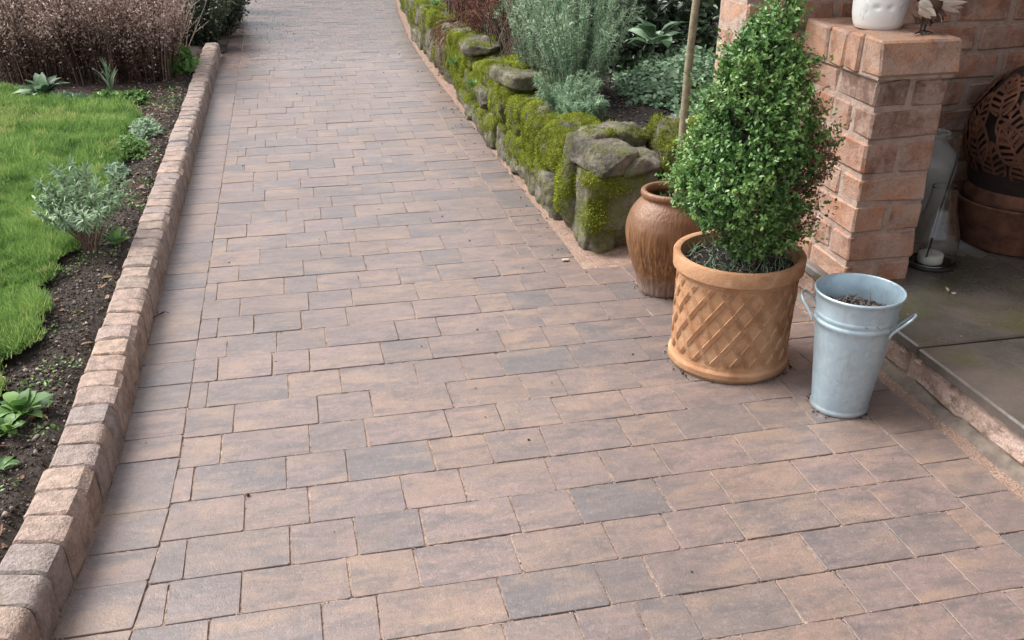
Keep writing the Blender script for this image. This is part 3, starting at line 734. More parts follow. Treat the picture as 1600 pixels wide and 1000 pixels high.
# brick pillar
PX0, PX1, PY0, PY1 = 1.657, 1.892, 2.532, 2.985
pillar = empty('brick_pillar', (PX0, PY0, ZS)); tag(pillar, 'low weathered brick pier with white pot and metal bird on it', 'brick pier')
mm = MB(); mm.add(*box(PX0 + .0055, PX1 - .0055, PY0 + .0055, PY1 - .004, .0, .774)); mm.add(*box(PX0 - .006, PX1 + .006, PY0 - .006, PY1 - .004, .774, .868))
link('mortar', mm.mesh(MORTAR), pillar, (-PX0, -PY0, -ZS))
brk = {}
def brick(parent, cx, cy, cz, lx, ly, lz, rnd=.004, var=5, tone=None):
    key = (round(lx, 3), round(ly, 3), round(lz, 3), int(prng.integers(var)))
    if key not in brk:
        V, F = chamfer_box(lx, ly, lz, .0065, rnd, prng); brk[key] = mk(V, F, BRICK, 'brick')
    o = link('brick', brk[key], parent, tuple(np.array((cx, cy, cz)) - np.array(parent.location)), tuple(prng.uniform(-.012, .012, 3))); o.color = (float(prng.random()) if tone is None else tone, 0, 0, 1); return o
cz = [.0, .115, .207, .301, .396, .487, .592, .688, .778]        # course boundaries
W_, D_ = PX1 - PX0, PY1 - PY0
for i in range(8):
    z0, z1 = cz[i], cz[i + 1]; h = z1 - z0 - .013; zc = (z0 + z1) / 2
    if i % 2 == 0:       # stretcher on the front, headers down the side
        brick(pillar, (PX0 + PX1) / 2, PY0 + .05, zc, W_, .102, h)
        yb = PY0 + .114
        for ln in (.110, .205): brick(pillar, PX0 + .05, yb + ln / 2, zc, .10, ln - .012, h); brick(pillar, PX1 - .05, yb + ln / 2, zc, .10, ln - .012, h); yb += ln
    else:                # two headers on the front, stretchers down the side
        hw = (W_ - .014) / 2
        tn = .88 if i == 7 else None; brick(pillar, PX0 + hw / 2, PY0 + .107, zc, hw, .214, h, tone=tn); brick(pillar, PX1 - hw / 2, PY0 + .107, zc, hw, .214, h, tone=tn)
        for s_ in (PX0 + .05, PX1 - .05): brick(pillar, s_, PY0 + .226 + .10, zc, .10, .20, h)
for a, b in ((PY0 - .014, PY0 + .092), (PY0 + .098, PY0 + .185), (PY0 + .192, PY0 + .285), (PY0 + .291, PY1 - .006)):       # cap course
    brick(pillar, (PX0 + PX1) / 2, (a + b) / 2, .832, W_ + .026, b - a, .104, .005, 5, prng.uniform(.66, .78))

# porch back wall
pw = empty('porch_wall', (1.44, 3.0, 0)); tag(pw, 'shaded red brick porch wall behind the pier and fire pit', 'brick wall')
PWY = 3.0; mm = MB(); mm.add(*box(1.447, 3.6, PWY + .008, PWY + .21, 0, 2.30)); link('mortar', mm.mesh(MORTAR), pw, (-1.44, -3.0, 0))
hid = MB(); zc = .0; ci = 0
while zc < 2.28:
    x = 1.44 + (0 if ci % 2 == 0 else -.0); first = .215 if ci % 2 == 0 else .102
    while x < 3.58:
        ln = first if x < 1.45 else .222; x1 = min(x + ln, 3.6); c3 = ((x + x1) / 2, PWY + .045, zc + .046); dd = .09
        if x < 1.45: dd = .20; c3 = (c3[0], PWY + .10, c3[2])
        if zc < 1.25 and x < 2.9: brick(pw, *c3, .2 if ln > .15 and x1 - x > .2 else x1 - x - .012, dd, .081)
        elif x1 - x > .03: hid.add(*[(np.array(q) if t == 0 else q) for t, q in enumerate((lambda V, F: (V + np.array(c3), F))(*chamfer_box(x1 - x - .012, dd, .081, .006, .003, prng)))])
        x = x1 + .0
    zc += .094; ci += 1
tag(link('upper_bricks', hid.mesh(BRICK), pw, (-1.44, -3.0, 0)), kind='stuff')
# unseen house wall and porch roof, added and sized to shade the patio
hw_ = empty('house_wall', (3.6, 0, 0)); tag(hw_, 'unseen brick house front wall, built tall to shade the patio', 'brick wall')
link('wall_body', mk(*box(3.6, 3.85, -2.5, 3.21, 0, 4.8), BRICK), hw_, (-3.6, 0, 0))
rf = empty('shade_roof', (2.6, 2.2, 2.3)); tag(rf, 'unseen timber roof added over the patio to shade the porch', 'roof')
link('roof_deck', mk(*box(1.90, 3.62, .75, 3.25, 2.22, 2.30), ROOFM), rf, (-2.6, -2.2, -2.3))
for xx in (2.0, 2.4, 2.8, 3.2): link('rafter', mk(*box(xx - .03, xx + .03, .78, 2.99, 2.12, 2.218), ROOFM), rf, (-2.6, -2.2, -2.3))

#@@OBJECTS
# ------------------------------------------------------------------ terracotta lattice pot with clipped box
BXY = (1.205, 2.375)
tp = empty('lattice_pot', (*BXY, 0)); tag(tp, 'orange terracotta pot with raised lattice pattern holding the box bush', 'plant pot')
def lattice_body():
    nu, nv = 840, 210; H = .335
    u = np.linspace(0, 2 * np.pi, nu, endpoint=False); v = np.linspace(0, 1, nv)
    U, Vv = np.meshgrid(u, v); Z = Vv * H
    R = np.interp(Z, [0, .012, .028, .036, .05, .28, .285, .335], [.172, .180, .180, .172, .1695, .171, .171, .171])
    s = U * .17; per = 2 * np.pi * .17 / 19; a = (s + Z * .66) / per; b = (s - Z * .66) / per
    da = (a - np.floor(a) - .5); db = (b - np.floor(b) - .5)
    wd = .155
    sa = np.clip((wd - np.abs(da)) / .03, 0, 1); sb = np.clip((wd - np.abs(db)) / .03, 0, 1)
    rib_a = .55 + .45 * np.cos(da / wd * 3 * np.pi); rib_b = .55 + .45 * np.cos(db / wd * 3 * np.pi)
    over = ((np.floor(a) + np.floor(b)) % 2 == 0)
    h = np.maximum(sa * rib_a * np.where(over | (sb < .1), .75, .4), sb * rib_b * np.where(~over | (sa < .1), 1., .5))
    msk = np.clip((Z - .045) / .01, 0, 1) * np.clip((.285 - Z) / .01, 0, 1)
    nz = fbm(np.stack([np.cos(U) * 4, np.sin(U) * 4, Z * 22], -1), 17, 3)
    R = R + h * msk * .0050 * (1 + .3 * nz) + .0015 * nz
    X = R * np.cos(U); Y = R * np.sin(U)
    Vt = np.stack([X, Y, Z], -1).reshape(-1, 3); i, j = np.meshgrid(np.arange(nu), np.arange(nv - 1)); i, j = i.ravel(), j.ravel(); i2 = (i + 1) % nu
    return Vt, np.stack([j * nu + i, j * nu + i2, (j + 1) * nu + i2, (j + 1) * nu + i], -1)
link('body', mk(*lattice_body(), TERRA, 'body', True), tp)
link('rim', mk(*lathe([(.168, .286), (.176, .289), (.178, .296), (.184, .3005), (.187, .303), (.1885, .341), (.186, .345), (.176, .3465), (.168, .343), (.164, .33), (.160, .25), (.158, .20)], 96), TERRA, 'rim', True), tp).data.set_sharp_from_angle(angle=math.radians(38))
link('floor', mk(*lathe([(.172, .0), (.001, .002)], 48), TERRA), tp)
sr = np.linspace(0, 1, 12); V, F = lathe(np.c_[np.r_[.163 * (1 - sr), ], .305 + .012 * sr], 40); V[:, 2] += .008 * fbm(V * 40, 3)
link('compost', mk(V, F, SOIL_DK, 'soil', True), tp)

box_t = empty('box_bush', (*BXY, .31)); tag(box_t, 'clipped conical box bush with browning right side in lattice pot', 'bush')
# silhouette in the photo: row y -> left / right pixel
SIL = [(388, 1116, 1242), (355, 1085, 1268), (320, 1060, 1282), (285, 1056, 1290), (240, 1070, 1292), (200, 1088, 1294), (150, 1100, 1286), (100, 1120, 1274), (60, 1148, 1262), (25, 1186, 1256), (0, 1204, 1254), (-20, 1216, 1246), (-36, 1228, 1238)]
prof = []
for yy_, a_, b_ in SIL:
    A_, B_ = at_y(a_, yy_, BXY[1]), at_y(b_, yy_, BXY[1]); prof.append(((A_[2] + B_[2]) / 2, (A_[0] + B_[0]) / 2, (B_[0] - A_[0]) / 2))
prof = np.array(prof)
pz, pc, pr_ = prof[:, 0], prof[:, 1], np.maximum(prof[:, 2] - .034, .006)
def box_leaves(ntw, per):
    z = RNG.uniform(pz[0], pz[-1], ntw * 4); rmax = np.interp(z, pz, pr_)
    k = RNG.random(len(z)) < (rmax / pr_.max()) ** 1.3; z = z[k][:ntw]; n = len(z); rmax = np.interp(z, pz, pr_)
    ang = uni(0, 2 * np.pi, n); rho = rmax * (.30 + .70 * RNG.random(n) ** .42)
    lump = fbm(np.stack([np.cos(ang) * 2.2, np.sin(ang) * 2.2, z * 9], -1), 5, 3); rho = rho * (1 + .36 * lump)
    P0 = np.stack([np.interp(z, pz, pc) + rho * np.cos(ang), BXY[1] + rho * np.sin(ang) * .95, z], -1)
    # thin patches: gaps in the crown
    gap = fbm(P0 * 11, 61, 3); side = np.clip((P0[:, 0] - np.interp(z, pz, pc)) / .16, -1, 1)
    keep = gap - .42 * np.clip(side, 0, 1) > -.22; wedge = (np.abs(side - .22) < .16) & (np.sin(ang) < .2) & (z > .40) & (z < .78); keep &= ~(wedge & (RNG.random(len(z)) < .6)); keep &= ~((z < .43) & (RNG.random(len(z)) < .5)); P0, ang, z, side = P0[keep], ang[keep], z[keep], side[keep]; n = len(P0)
    D = unit(np.stack([np.cos(ang) * .8, np.sin(ang) * .8, np.full(n, .75)], -1) + .45 * RNG.normal(size=(n, 3)))
    t = np.linspace(0, 1, per)[None, :, None]; L = (uni(.024, .046, n) * (1 + 1.1 * (RNG.random(n) < .09)))[:, None, None]
    P = (P0[:, None] + D[:, None] * L * t + RNG.normal(0, .0035, (n, per, 3))).reshape(-1, 3)
    Dl = unit(np.repeat(D, per, 0) * .55 + rdir(n * per)); Nn = unit(np.repeat(D, per, 0) + .5 * rdir(n * per))
    tw = np.repeat(RNG.random(n), per); c_ = fbm(P * 7, 71, 3)
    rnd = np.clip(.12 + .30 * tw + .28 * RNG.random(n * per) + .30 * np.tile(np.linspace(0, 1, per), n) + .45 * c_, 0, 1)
    brown = np.repeat((side + .6 * fbm(P0 * 9, 81, 3) > .42) & (RNG.random(n) < .55), per)
    return P, Dl, Nn, rnd, brown, P0, D
P, Dl, Nn, rnd, brown, P0, D0 = box_leaves(4300, 13)
Ls = uni(.010, .0165, len(P)); base = np.array([*BXY, .31])
g_ = ~brown
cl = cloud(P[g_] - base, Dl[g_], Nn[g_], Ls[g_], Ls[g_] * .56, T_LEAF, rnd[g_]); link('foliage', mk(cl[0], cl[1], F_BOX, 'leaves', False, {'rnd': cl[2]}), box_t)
cl = cloud(P[brown] - base, Dl[brown], Nn[brown], Ls[brown] * .85, Ls[brown] * .5, T_LEAF, rnd[brown]); link('browned_foliage', mk(cl[0], cl[1], F_BROWN, 'leaves', False, {'rnd': cl[2]}), box_t)
lb = LB()
for a in range(9):                                # stems from the soil into the crown, then twigs
    an = uni(0, 6.28); b0 = np.array([BXY[0] + .035 * math.cos(an) + .01, BXY[1] + .035 * math.sin(an), .30]); zt = uni(.55, .9); rr_ = np.interp(zt, pz, pr_) * .5
    p1 = np.array([np.interp(zt, pz, pc) + rr_ * math.cos(an), BXY[1] + rr_ * math.sin(an), zt]); t = np.linspace(0, 1, 7)[:, None]
    pts = b0 * (1 - t) + p1 * t + .02 * np.sin(t * 9 + an) * np.array([math.sin(an), math.cos(an), 0]); lb.tubes(pts - base, np.linspace(.0048, .002, 7), .35)
for a in RNG.choice(len(P0), 620, replace=False):
    q = P0[a]; zc_ = q[2] - uni(.05, .13); ax = np.array([np.interp(zc_, pz, pc), BXY[1], max(zc_, .33)]); s0 = ax + (q - ax) * uni(.1, .45); s0[2] = max(s0[2], .32)
    lb.tubes(np.array([s0, (s0 + q) / 2 + RNG.normal(0, .006, 3), q + D0[a] * .03]) - base, [.0024, .0018, .001], RNG.random(), 4)
link('stems', lb.mesh(F_DRY), box_t)
lb = LB(); n = 260; a = uni(0, 6.28, n); r = .155 * np.sqrt(RNG.random(n)); pp = np.stack([r * np.cos(a), r * np.sin(a), np.full(n, .315)], -1)
lb.add(*cloud(pp, unit(np.stack([RNG.normal(0, .8, n), RNG.normal(0, .8, n), np.ones(n)], -1)), rdir(n), uni(.015, .05, n), .003, T_BLADE))
link('weeds', lb.mesh(F_COVER), tp); 
lb = LB(); n = 300; a = uni(0, 6.28, n); r = .158 * np.sqrt(RNG.random(n)); lb.add(*cloud(np.stack([r * np.cos(a), r * np.sin(a), np.full(n, .318)], -1), rdir(n) * np.array([1, 1, .25]), rdir(n), uni(.01, .03, n), .005, T_DIA)); link('litter', lb.mesh(F_DRY), tp)

# ------------------------------------------------------------------ galvanised bucket
bk = empty('metal_bucket', (1.389, 2.035, 0), math.radians(-46)); bk.scale = (.94, .94, .985); tag(bk, 'tall galvanised steel flower bucket with two side handles', 'bucket')
PB = [(.001, .004), (.076, .004), (.080, .0), (.0835, .003), (.0835, .012), (.081, .016)]
zz = np.linspace(.02, .262, 14); PB += [(.081 + (z - .02) / .242 * .0262, z) for z in zz]
PB += [(.1115, .266), (.113, .271), (.1115, .276), (.109, .279), (.1105, .283), (.1135, .288), (.1115, .293), (.1105, .297), (.1150, .330), (.1185, .345), (.1215, .347), (.123, .351), (.1215, .355), (.118, .355), (.1165, .351), (.110, .30), (.106, .27), (.10, .20)]
link('body', mk(*lathe(PB, 96), GALV, 'bucket', True), bk)
def handle(s):
    c_ = np.array([(.107, -.038, .252), (.112, -.038, .266), (.140, -.031, .297), (.153, -.020, .310), (.157, 0, .313), (.153, .020, .310), (.140, .031, .297), (.112, .038, .266), (.107, .038, .252)])
    t = np.linspace(0, 8, 41); p = np.stack([np.interp(t, range(9), c_[:, k]) for k in range(3)], -1)
    for _ in range(3): p[1:-1] = .25 * p[:-2] + .5 * p[1:-1] + .25 * p[2:]
    p[:, 0] *= s; return tube(p, .0038, 8)
for s in (-1, 1): link('handle', mk(*handle(s), GALV, 'handle', True), bk)
V, F = lathe(np.c_[.1085 * (1 - sr), .285 + .008 * sr], 40); V[:, 2] += .007 * fbm(V * 45, 5); link('compost', mk(V, F, SOIL, 'soil', True), bk)
lb = LB(); n = 420; a = uni(0, 6.28, n); r = .100 * np.sqrt(RNG.random(n)); lb.add(*cloud(np.stack([r * np.cos(a), r * np.sin(a), np.full(n, .292)], -1), rdir(n) * np.array([1, 1, .25]), rdir(n), uni(.008, .035, n), .004, T_DIA))
for k in range(5): q = np.array([uni(-.04, .03), uni(-.04, .04), .285]); lb.tubes([q, q + [uni(-.01, .01), uni(-.01, .01), .03], q + [uni(-.02, .02), uni(-.02, .02), .06]], [.0015, .0012, .0008], .9, 4)
link('dead_stalks', lb.mesh(F_DRY), bk)

# ------------------------------------------------------------------ glazed jar with standard tree
jar = empty('glazed_jar', (1.205, 2.925, 0)); tag(jar, 'brown glazed round-shouldered jar at the end of the mossy wall', 'jar')
PJ = [(.001, .004), (.078, .004), (.084, .0), (.088, .006), (.098, .05), (.117, .10), (.135, .16), (.1445, .21), (.143, .25), (.132, .285), (.112, .315), (.096, .331), (.0925, .338), (.098, .342), (.1015, .350), (.100, .359), (.094, .364), (.086, .363), (.081, .356), (.080, .34), (.095, .32), (.11, .30), (.11, .26)]
pj = np.array(PJ); tt = np.linspace(0, len(pj) - 1, 130)
pj = np.c_[np.interp(tt, range(len(pj)), pj[:, 0]), np.interp(tt, range(len(pj)), pj[:, 1])]
for _ in range(3): pj[1:-1] = .25 * pj[:-2] + .5 * pj[1:-1] + .25 * pj[2:]
V, F = lathe(pj, 200); aa = np.arctan2(V[:, 1], V[:, 0]); rr_ = np.hypot(V[:, 0], V[:, 1])
rib = fbm(np.stack([np.cos(aa) * 16, np.sin(aa) * 16, V[:, 2] * 3], -1), 7, 3) * .0045 * np.clip((.262 - V[:, 2]) / .02, 0, 1) * (rr_ > .08)
V[:, 0] += rib * np.cos(aa); V[:, 1] += rib * np.sin(aa)
link('body', mk(V, F, JAR, 'jar', True), jar)
V, F = lathe(np.c_[.112 * (1 - sr), .29 + .01 * sr], 30); link('compost', mk(V, F, SOIL_DK, 'soil', True), jar)
lb = LB(); n = 190; a = uni(0, 6.28, n); r = .075 * np.sqrt(RNG.random(n)); lb.add(*cloud(np.stack([r * np.cos(a), r * np.sin(a), uni(.295, .335, n)], -1), rdir(n) + np.array([0, 0, .8]), rdir(n), uni(.012, .026, n), .010, T_LEAF)); link('weeds', lb.mesh(F_COVER), jar)
tree = empty('standard_tree', (1.225, 2.905, .29)); tag(tree, 'slender bare-stemmed standard tree growing from the brown jar', 'tree')
tb = np.array([1.225, 2.905, .29]); pts = np.array([tb, at_y(1063, 250, 2.89), at_y(1070, 170, 2.892), at_y(1076, 100, 2.89), at_y(1088, 0, 2.885), [1.262, 2.88, 1.3], [1.27, 2.88, 1.62]])
tt = np.linspace(0, 6, 30); pts = np.stack([np.interp(tt, range(7), pts[:, k]) for k in range(3)], -1); pts += .0025 * fbm(pts * 14, 3)[:, None]
rad = np.linspace(.0140, .0112, 30) * (1 + .10 * fbm(pts * 30, 4, 2)); link('trunk', mk(*tube(pts - tb, rad, 10), BARK, 'trunk', True), tree)
lb = LB(); n = 2600; q = rdir(n) * (.24 * RNG.random(n) ** .4)[:, None] + np.array([1.27, 2.88, 1.76]) - tb; lb.add(*cloud(q, rdir(n), rdir(n), uni(.03, .055, n), .018, T_LEAF))
for k in range(14): e = np.array([1.27, 2.88, 1.76]) - tb + rdir(1)[0] * .2; lb.tubes([pts[-1] - tb, (pts[-1] - tb + e) / 2 + RNG.normal(0, .02, 3), e], [.006, .004, .002], .2)
link('crown', lb.mesh(F_BOX), tree)

# ------------------------------------------------------------------ white pot and metal bird on the pier
ZC = .885
wp = empty('white_pot', (1.765, 2.755, ZC)); tag(wp, 'white glazed pot with carved scroll relief on top of the brick pier', 'plant pot')
PW = [(.001, .002), (.060, .002), (.066, .0), (.074, .012), (.081, .04), (.083, .075), (.080, .105), (.074, .125), (.076, .133), (.073, .139), (.068, .137), (.068, .11), (.074, .07), (.06, .02), (.001, .018)]
pj = np.array(PW); tt = np.linspace(0, len(pj) - 1, 90); pj = np.c_[np.interp(tt, range(len(pj)), pj[:, 0]), np.interp(tt, range(len(pj)), pj[:, 1])]
for _ in range(3): pj[1:-1] = .25 * pj[:-2] + .5 * pj[1:-1] + .25 * pj[2:]
V, F = lathe(pj, 160); aa = np.arctan2(V[:, 1], V[:, 0]); rr_ = np.hypot(V[:, 0], V[:, 1]); front = -math.pi / 2 - .35
da = (aa - front + math.pi) % (2 * math.pi) - math.pi; sx = da * .08; out = rr_ > .079
for ex in (-.026, .012): V[:, :2] -= (out * np.exp(-((sx - ex) / .009) ** 2 - ((V[:, 2] - .066) / .0048) ** 2) * .010)[:, None] * np.stack([np.cos(aa), np.sin(aa)], -1)
for ex, ez, R_ in ((.047, .066, .013), (.062, .045, .010), (.045, .092, .012), (.075, .078, .010), (-.055, .060, .012), (-.06, .09, .011), (.03, .042, .008), (-.07, .040, .009)):
    d = np.hypot(sx - ex, V[:, 2] - ez); th = np.arctan2(V[:, 2] - ez, sx - ex); sp = np.cos((d / R_ * 3 - th / 2) * 2 * math.pi / 1.5) * np.exp(-(d / R_) ** 4); V[:, :2] += (out * sp * .0022)[:, None] * np.stack([np.cos(aa), np.sin(aa)], -1)
link('body', mk(V, F, WHITE, 'pot', True), wp)
V, F = lathe([(.072, .115), (.001, .118)], 24); link('compost', mk(V, F, SOIL_DK), wp)

bd = empty('metal_bird', (1.832, 2.615, ZC + .001)); bd.scale = (1.2, 1.2, 1.2); tag(bd, 'brown and cream metal bird ornament with fanned tail on the pier', 'ornament')
def plate(Lp, Wp, curl=.15, n=8, th=.0012):
    t = np.linspace(0, 1, n); wv = Wp * np.sin(np.pi * t ** .75) * .5 + .0008; zc_ = curl * Lp * (t ** 2)
    top = [np.c_[np.array([-wv, wv]).T[i][:, None], np.full((2, 1), t[i] * Lp), np.full((2, 1), zc_[i])] for i in range(n)]
    mid = np.c_[np.zeros(n), t * Lp, zc_ + Wp * .12]
    V = np.vstack([np.vstack([top[i][0], mid[i], top[i][1]]) for i in range(n)]); V2 = V - np.array([0, 0, th]); F = []
    for i in range(n - 1):
        for j in range(2): F.append((i * 3 + j, i * 3 + j + 1, (i + 1) * 3 + j + 1, (i + 1) * 3 + j))
    m_ = len(V); F += [tuple(f + m_ for f in q[::-1]) for q in F]
    return np.vstack([V, V2]), F
def place(V, p, d, nrm):
    d = np.array(d, float); d /= np.linalg.norm(d); x_ = np.cross(d, nrm); x_ /= np.linalg.norm(x_); n_ = np.cross(x_, d)
    return V @ np.stack([x_, d, n_]) + np.array(p)
ell = ICO4_V * np.array([.034, .024, .026]); b_ = MB(); b_.add(ell + np.array([0, 0, .066]), ICO4_F.tolist()); link('body', b_.mesh(FEATH_DK, 'body', True), bd)
for i in range(26):
    ph = uni(-2.2, 2.2); th = uni(-1.0, 1.0); c_ = np.array([.030 * math.sin(th), -.022 * math.cos(ph) * math.cos(th), .066 + .025 * math.sin(ph)]); nr = unit(c_ - np.array([0, 0, .066])); d_ = np.array([1., 0, -.4 + uni(-.3, .3)]) + nr * .35
    V, F = plate(.030, .016, .1); link('feather', mk(place(V, c_ + nr * .002 - np.array([.012, 0, 0]), d_, nr), F, FEATH_LT if i % 3 == 0 else FEATH_DK, 'feather'), bd)
for i in range(9):
    a = -.35 + i * .16; V, F = plate(.075 + .012 * math.sin(i), .015, .08)
    link('tail_feather', mk(place(V, (.024, .002 + .002 * i % 3, .068), (math.cos(a), .15 + .08 * math.sin(i * 2), math.sin(a)), (-math.sin(a) * .3, -1, math.cos(a) * .3)), F, FEATH_DK if i in (4, 6) else FEATH_LT, 'tail'), bd)
link('neck', mk(*tube([(-.022, 0, .078), (-.033, 0, .10), (-.036, 0, .122), (-.042, 0, .136)], [.013, .009, .008, .010], 10), FEATH_DK, 'neck', True), bd)
link('beak', mk(*tube([(-.05, 0, .138), (-.066, 0, .134)], [.004, .0005], 6), FEATH_LT), bd)
for s in (-1, 1):
    f0 = np.array([-.006 + .012 * s, .009 * s, 0.]); mb = MB(); mb.add(*tube([f0 + [0, 0, .050], f0 + [.002, 0, .025], f0 + [0, 0, .003]], .0024, 6))
    for a in (-2.6, -1.9, -1.2, .8): mb.add(*tube([f0 + [0, 0, .004], f0 + [.012 * math.cos(a), .012 * math.sin(a), .0045], f0 + [.026 * math.cos(a), .026 * math.sin(a), .002]], [.002, .0018, .001], 6))
    link('leg', mb.mesh(BLACKM, 'leg'), bd)

# ------------------------------------------------------------------ glass vase, lantern, fire pit on the patio
gv = empty('glass_vase', (2.095, 2.83, ZS + .001)); tag(gv, 'large cloudy glass vase with rolled neck behind the lantern', 'vase')
PG = [(.001, .001), (.066, .001), (.074, .006), (.082, .06), (.088, .13), (.086, .18), (.090, .22), (.098, .27), (.094, .31), (.070, .345), (.050, .362), (.046, .375), (.052, .386), (.058, .392), (.056, .398), (.049, .395), (.043, .386), (.042, .368), (.047, .357), (.066, .34), (.090, .306), (.094, .27), (.086, .22), (.082, .18), (.084, .13), (.078, .06), (.068, .008), (.001, .006)]
def smooth_prof(p, n, it=3):
    p = np.array(p); t_ = np.linspace(0, len(p) - 1, n); q = np.c_[np.interp(t_, range(len(p)), p[:, 0]), np.interp(t_, range(len(p)), p[:, 1])]
    for _ in range(it): q[1:-1] = .25 * q[:-2] + .5 * q[1:-1] + .25 * q[2:]
    return q
link('body', mk(*lathe(smooth_prof(PG, 110), 64), GLASS2, 'vase', True), gv)
ln = empty('hurricane_lantern', (2.035, 2.628, ZS + .001)); tag(ln, 'clear glass hurricane lantern with white candle on black base', 'lantern')
link('base', mk(*lathe(smooth_prof([(.001, .0), (.078, .0), (.084, .003), (.085, .010), (.081, .014), (.074, .012), (.001, .008)], 30, 1), 64), BLACKM, 'base', True), ln)
PH = [(.072, .014), (.078, .03), (.080, .075), (.076, .115), (.062, .155), (.048, .195), (.042, .24), (.041, .27), (.0385, .27), (.0395, .24), (.0455, .195), (.0595, .155), (.0735, .115), (.0775, .075), (.0755, .03), (.0695, .014)]
link('chimney', mk(*lathe(smooth_prof(PH, 70, 2), 64, close=True), GLASS, 'chimney', True), ln)
link('candle', mk(*lathe([(.001, .010), (.040, .010), (.041, .013), (.041, .038), (.038, .041), (.010, .039), (.001, .037)], 40), WAX, 'candle', True), ln)
link('wick', mk(*tube([(0, 0, .036), (.001, 0, .05)], .0012, 6), BLACKM), ln)
link('rod', mk(*tube([(-.038, -.03, .04), (-.012, -.012, .20), (.008, -.006, .31), (.017, -.004, .395)], .0032, 8), BLACKM, 'rod', True), ln)

fp = empty('fire_pit', (2.455, 2.765, ZS + .001)); tag(fp, 'rusted steel fire pit globe of pierced leaves on a wide round base', 'fire pit')
link('base', mk(*lathe(smooth_prof([(.001, .002), (.165, .0), (.172, .004), (.190, .05), (.206, .11), (.222, .165), (.217, .17), (.208, .16), (.185, .11), (.16, .06), (.001, .04)], 60, 2), 96), RUST, 'base', True), fp)
RG, ZG = .226, .385
link('collar', mk(*lathe(smooth_prof([(.168, .166), (.186, .150), (.192, .170), (.186, .215), (.178, .235), (.174, .235), (.182, .21), (.186, .175), (.168, .166)], 40, 1), 96), RUST, 'collar', True), fp)
def leaf_plate(Lp, Wp):
    """a leaf cut from sheet: midrib, margin and herringbone bars with slots between"""
    mb = MB()
    def wv(t): return Wp / 2 * math.sin(math.pi * min(max(t, 0), 1) ** .8) ** .8
    def strip(pts, w0):
        pts = np.array(pts); tg = unit(np.gradient(pts, axis=0)); nr = np.c_[-tg[:, 1], tg[:, 0]]
        V = np.vstack([np.c_[pts + nr * w0, np.zeros(len(pts))], np.c_[pts - nr * w0, np.zeros(len(pts))]]); m_ = len(pts)
        mb.add(V, [(i, i + 1, m_ + i + 1, m_ + i) for i in range(m_ - 1)])
    strip([(0, t * Lp) for t in np.linspace(-.08, 1, 8)], .0042)
    for s in (-1, 1):
        strip([(s * wv(t), t * Lp) for t in np.linspace(.015, .985, 16)], .0042)
        for t in np.linspace(.08, .80, 6):
            t2 = t + .14; strip([(0, t * Lp), (s * wv(t2) * .55, (t + .085) * Lp), (s * wv(t2), t2 * Lp)], .0050)
    return np.vstack(mb.V), mb.F
V, F = lathe(smooth_prof([(.15, .10), (.19, .22), (.206, .32), (.200, .43), (.175, .52), (.12, .585), (.09, .60)], 40, 2), 64); link('shade_shell', mk(V, F, simple('interior_shade_black', (.030, .020, .016), .9, .2), 'shade_shell', True), fp)  # shell added inside the globe; its black is painted interior shade
lv, lf = leaf_plate(.155, .090)
for row, (el, nn, off) in enumerate(((-.42, 11, 0), (-.06, 11, .5), (.28, 11, .2), (.62, 9, .6), (.98, 6, .1))):
    for i in range(nn):
        az = 2 * math.pi * (i + off) / nn + uni(-.05, .05); e0 = el + uni(-.05, .05); roll = uni(-.35, .35) + .35
        ca, sa_ = math.cos(roll), math.sin(roll); q = np.c_[lv[:, 0] * ca - (lv[:, 1] - .07) * sa_, lv[:, 0] * sa_ + (lv[:, 1] - .07) * ca]
        A_ = az + q[:, 0] / (RG * max(math.cos(e0), .35)); E_ = e0 + q[:, 1] / RG; R_ = RG + .005 * (row % 2) + .003 * (i % 2)
        V = np.stack([R_ * np.cos(E_) * np.cos(A_), R_ * np.cos(E_) * np.sin(A_), ZG + R_ * np.sin(E_)], -1)
        o = link('leaf_panel', mk(V, lf, RUST, 'leaf'), fp); md = o.modifiers.new('thickness', 'SOLIDIFY'); md.thickness = .0022
ring = MB(); ring.add(*tube([(.10 * math.cos(a), .10 * math.sin(a), ZG + .200) for a in np.linspace(0, 2 * math.pi, 40)], .005, 8)); link('top_ring', ring.mesh(RUST, 'ring', True), fp)
V, F = lathe([(.001, .045), (.15, .06), (.16, .09), (.001, .10)], 32); link('ash', mk(V, F, SOIL_DK), fp)

#@@PLANTS
# ------------------------------------------------------------------ left border plants
def bush_stems(lb, base, n, spread, h, lean, r0, a=.3, seg=5, up=1.):
    tips = []
    for _ in range(n):
        an = uni(0, 6.28); r = spread * math.sqrt(RNG.random()); b0 = np.array(base) + [r * math.cos(an), r * math.sin(an), 0]; hh = h * uni(.65, 1.1); ln_ = lean * uni(.2, 1.1)
        t = np.linspace(0, 1, seg)[:, None]; d = np.array([math.cos(an), math.sin(an), 0]); pts = b0 + d * ln_ * t ** 1.6 + np.array([0, 0, hh]) * t ** up + RNG.normal(0, .006, (seg, 3)) * t
        lb.tubes(pts, np.linspace(r0, r0 * .4, seg), RNG.random() ** 2 * .5 if a is None else a, 4); tips.append(pts)
    return np.array(tips)
def along(tips, per, t0=.2, t1=1.):
    n, s, _ = tips.shape; t = uni(t0, t1, (n, per)) * (s - 1); i = np.clip(np.floor(t).astype(int), 0, s - 2); f = (t - i)[..., None]
    a = np.take_along_axis(tips, i[..., None].repeat(3, 2), 1); b = np.take_along_axis(tips, (i + 1)[..., None].repeat(3, 2), 1)
    return (a * (1 - f) + b * f).reshape(-1, 3), unit(b - a).reshape(-1, 3), (t / (s - 1)).ravel()

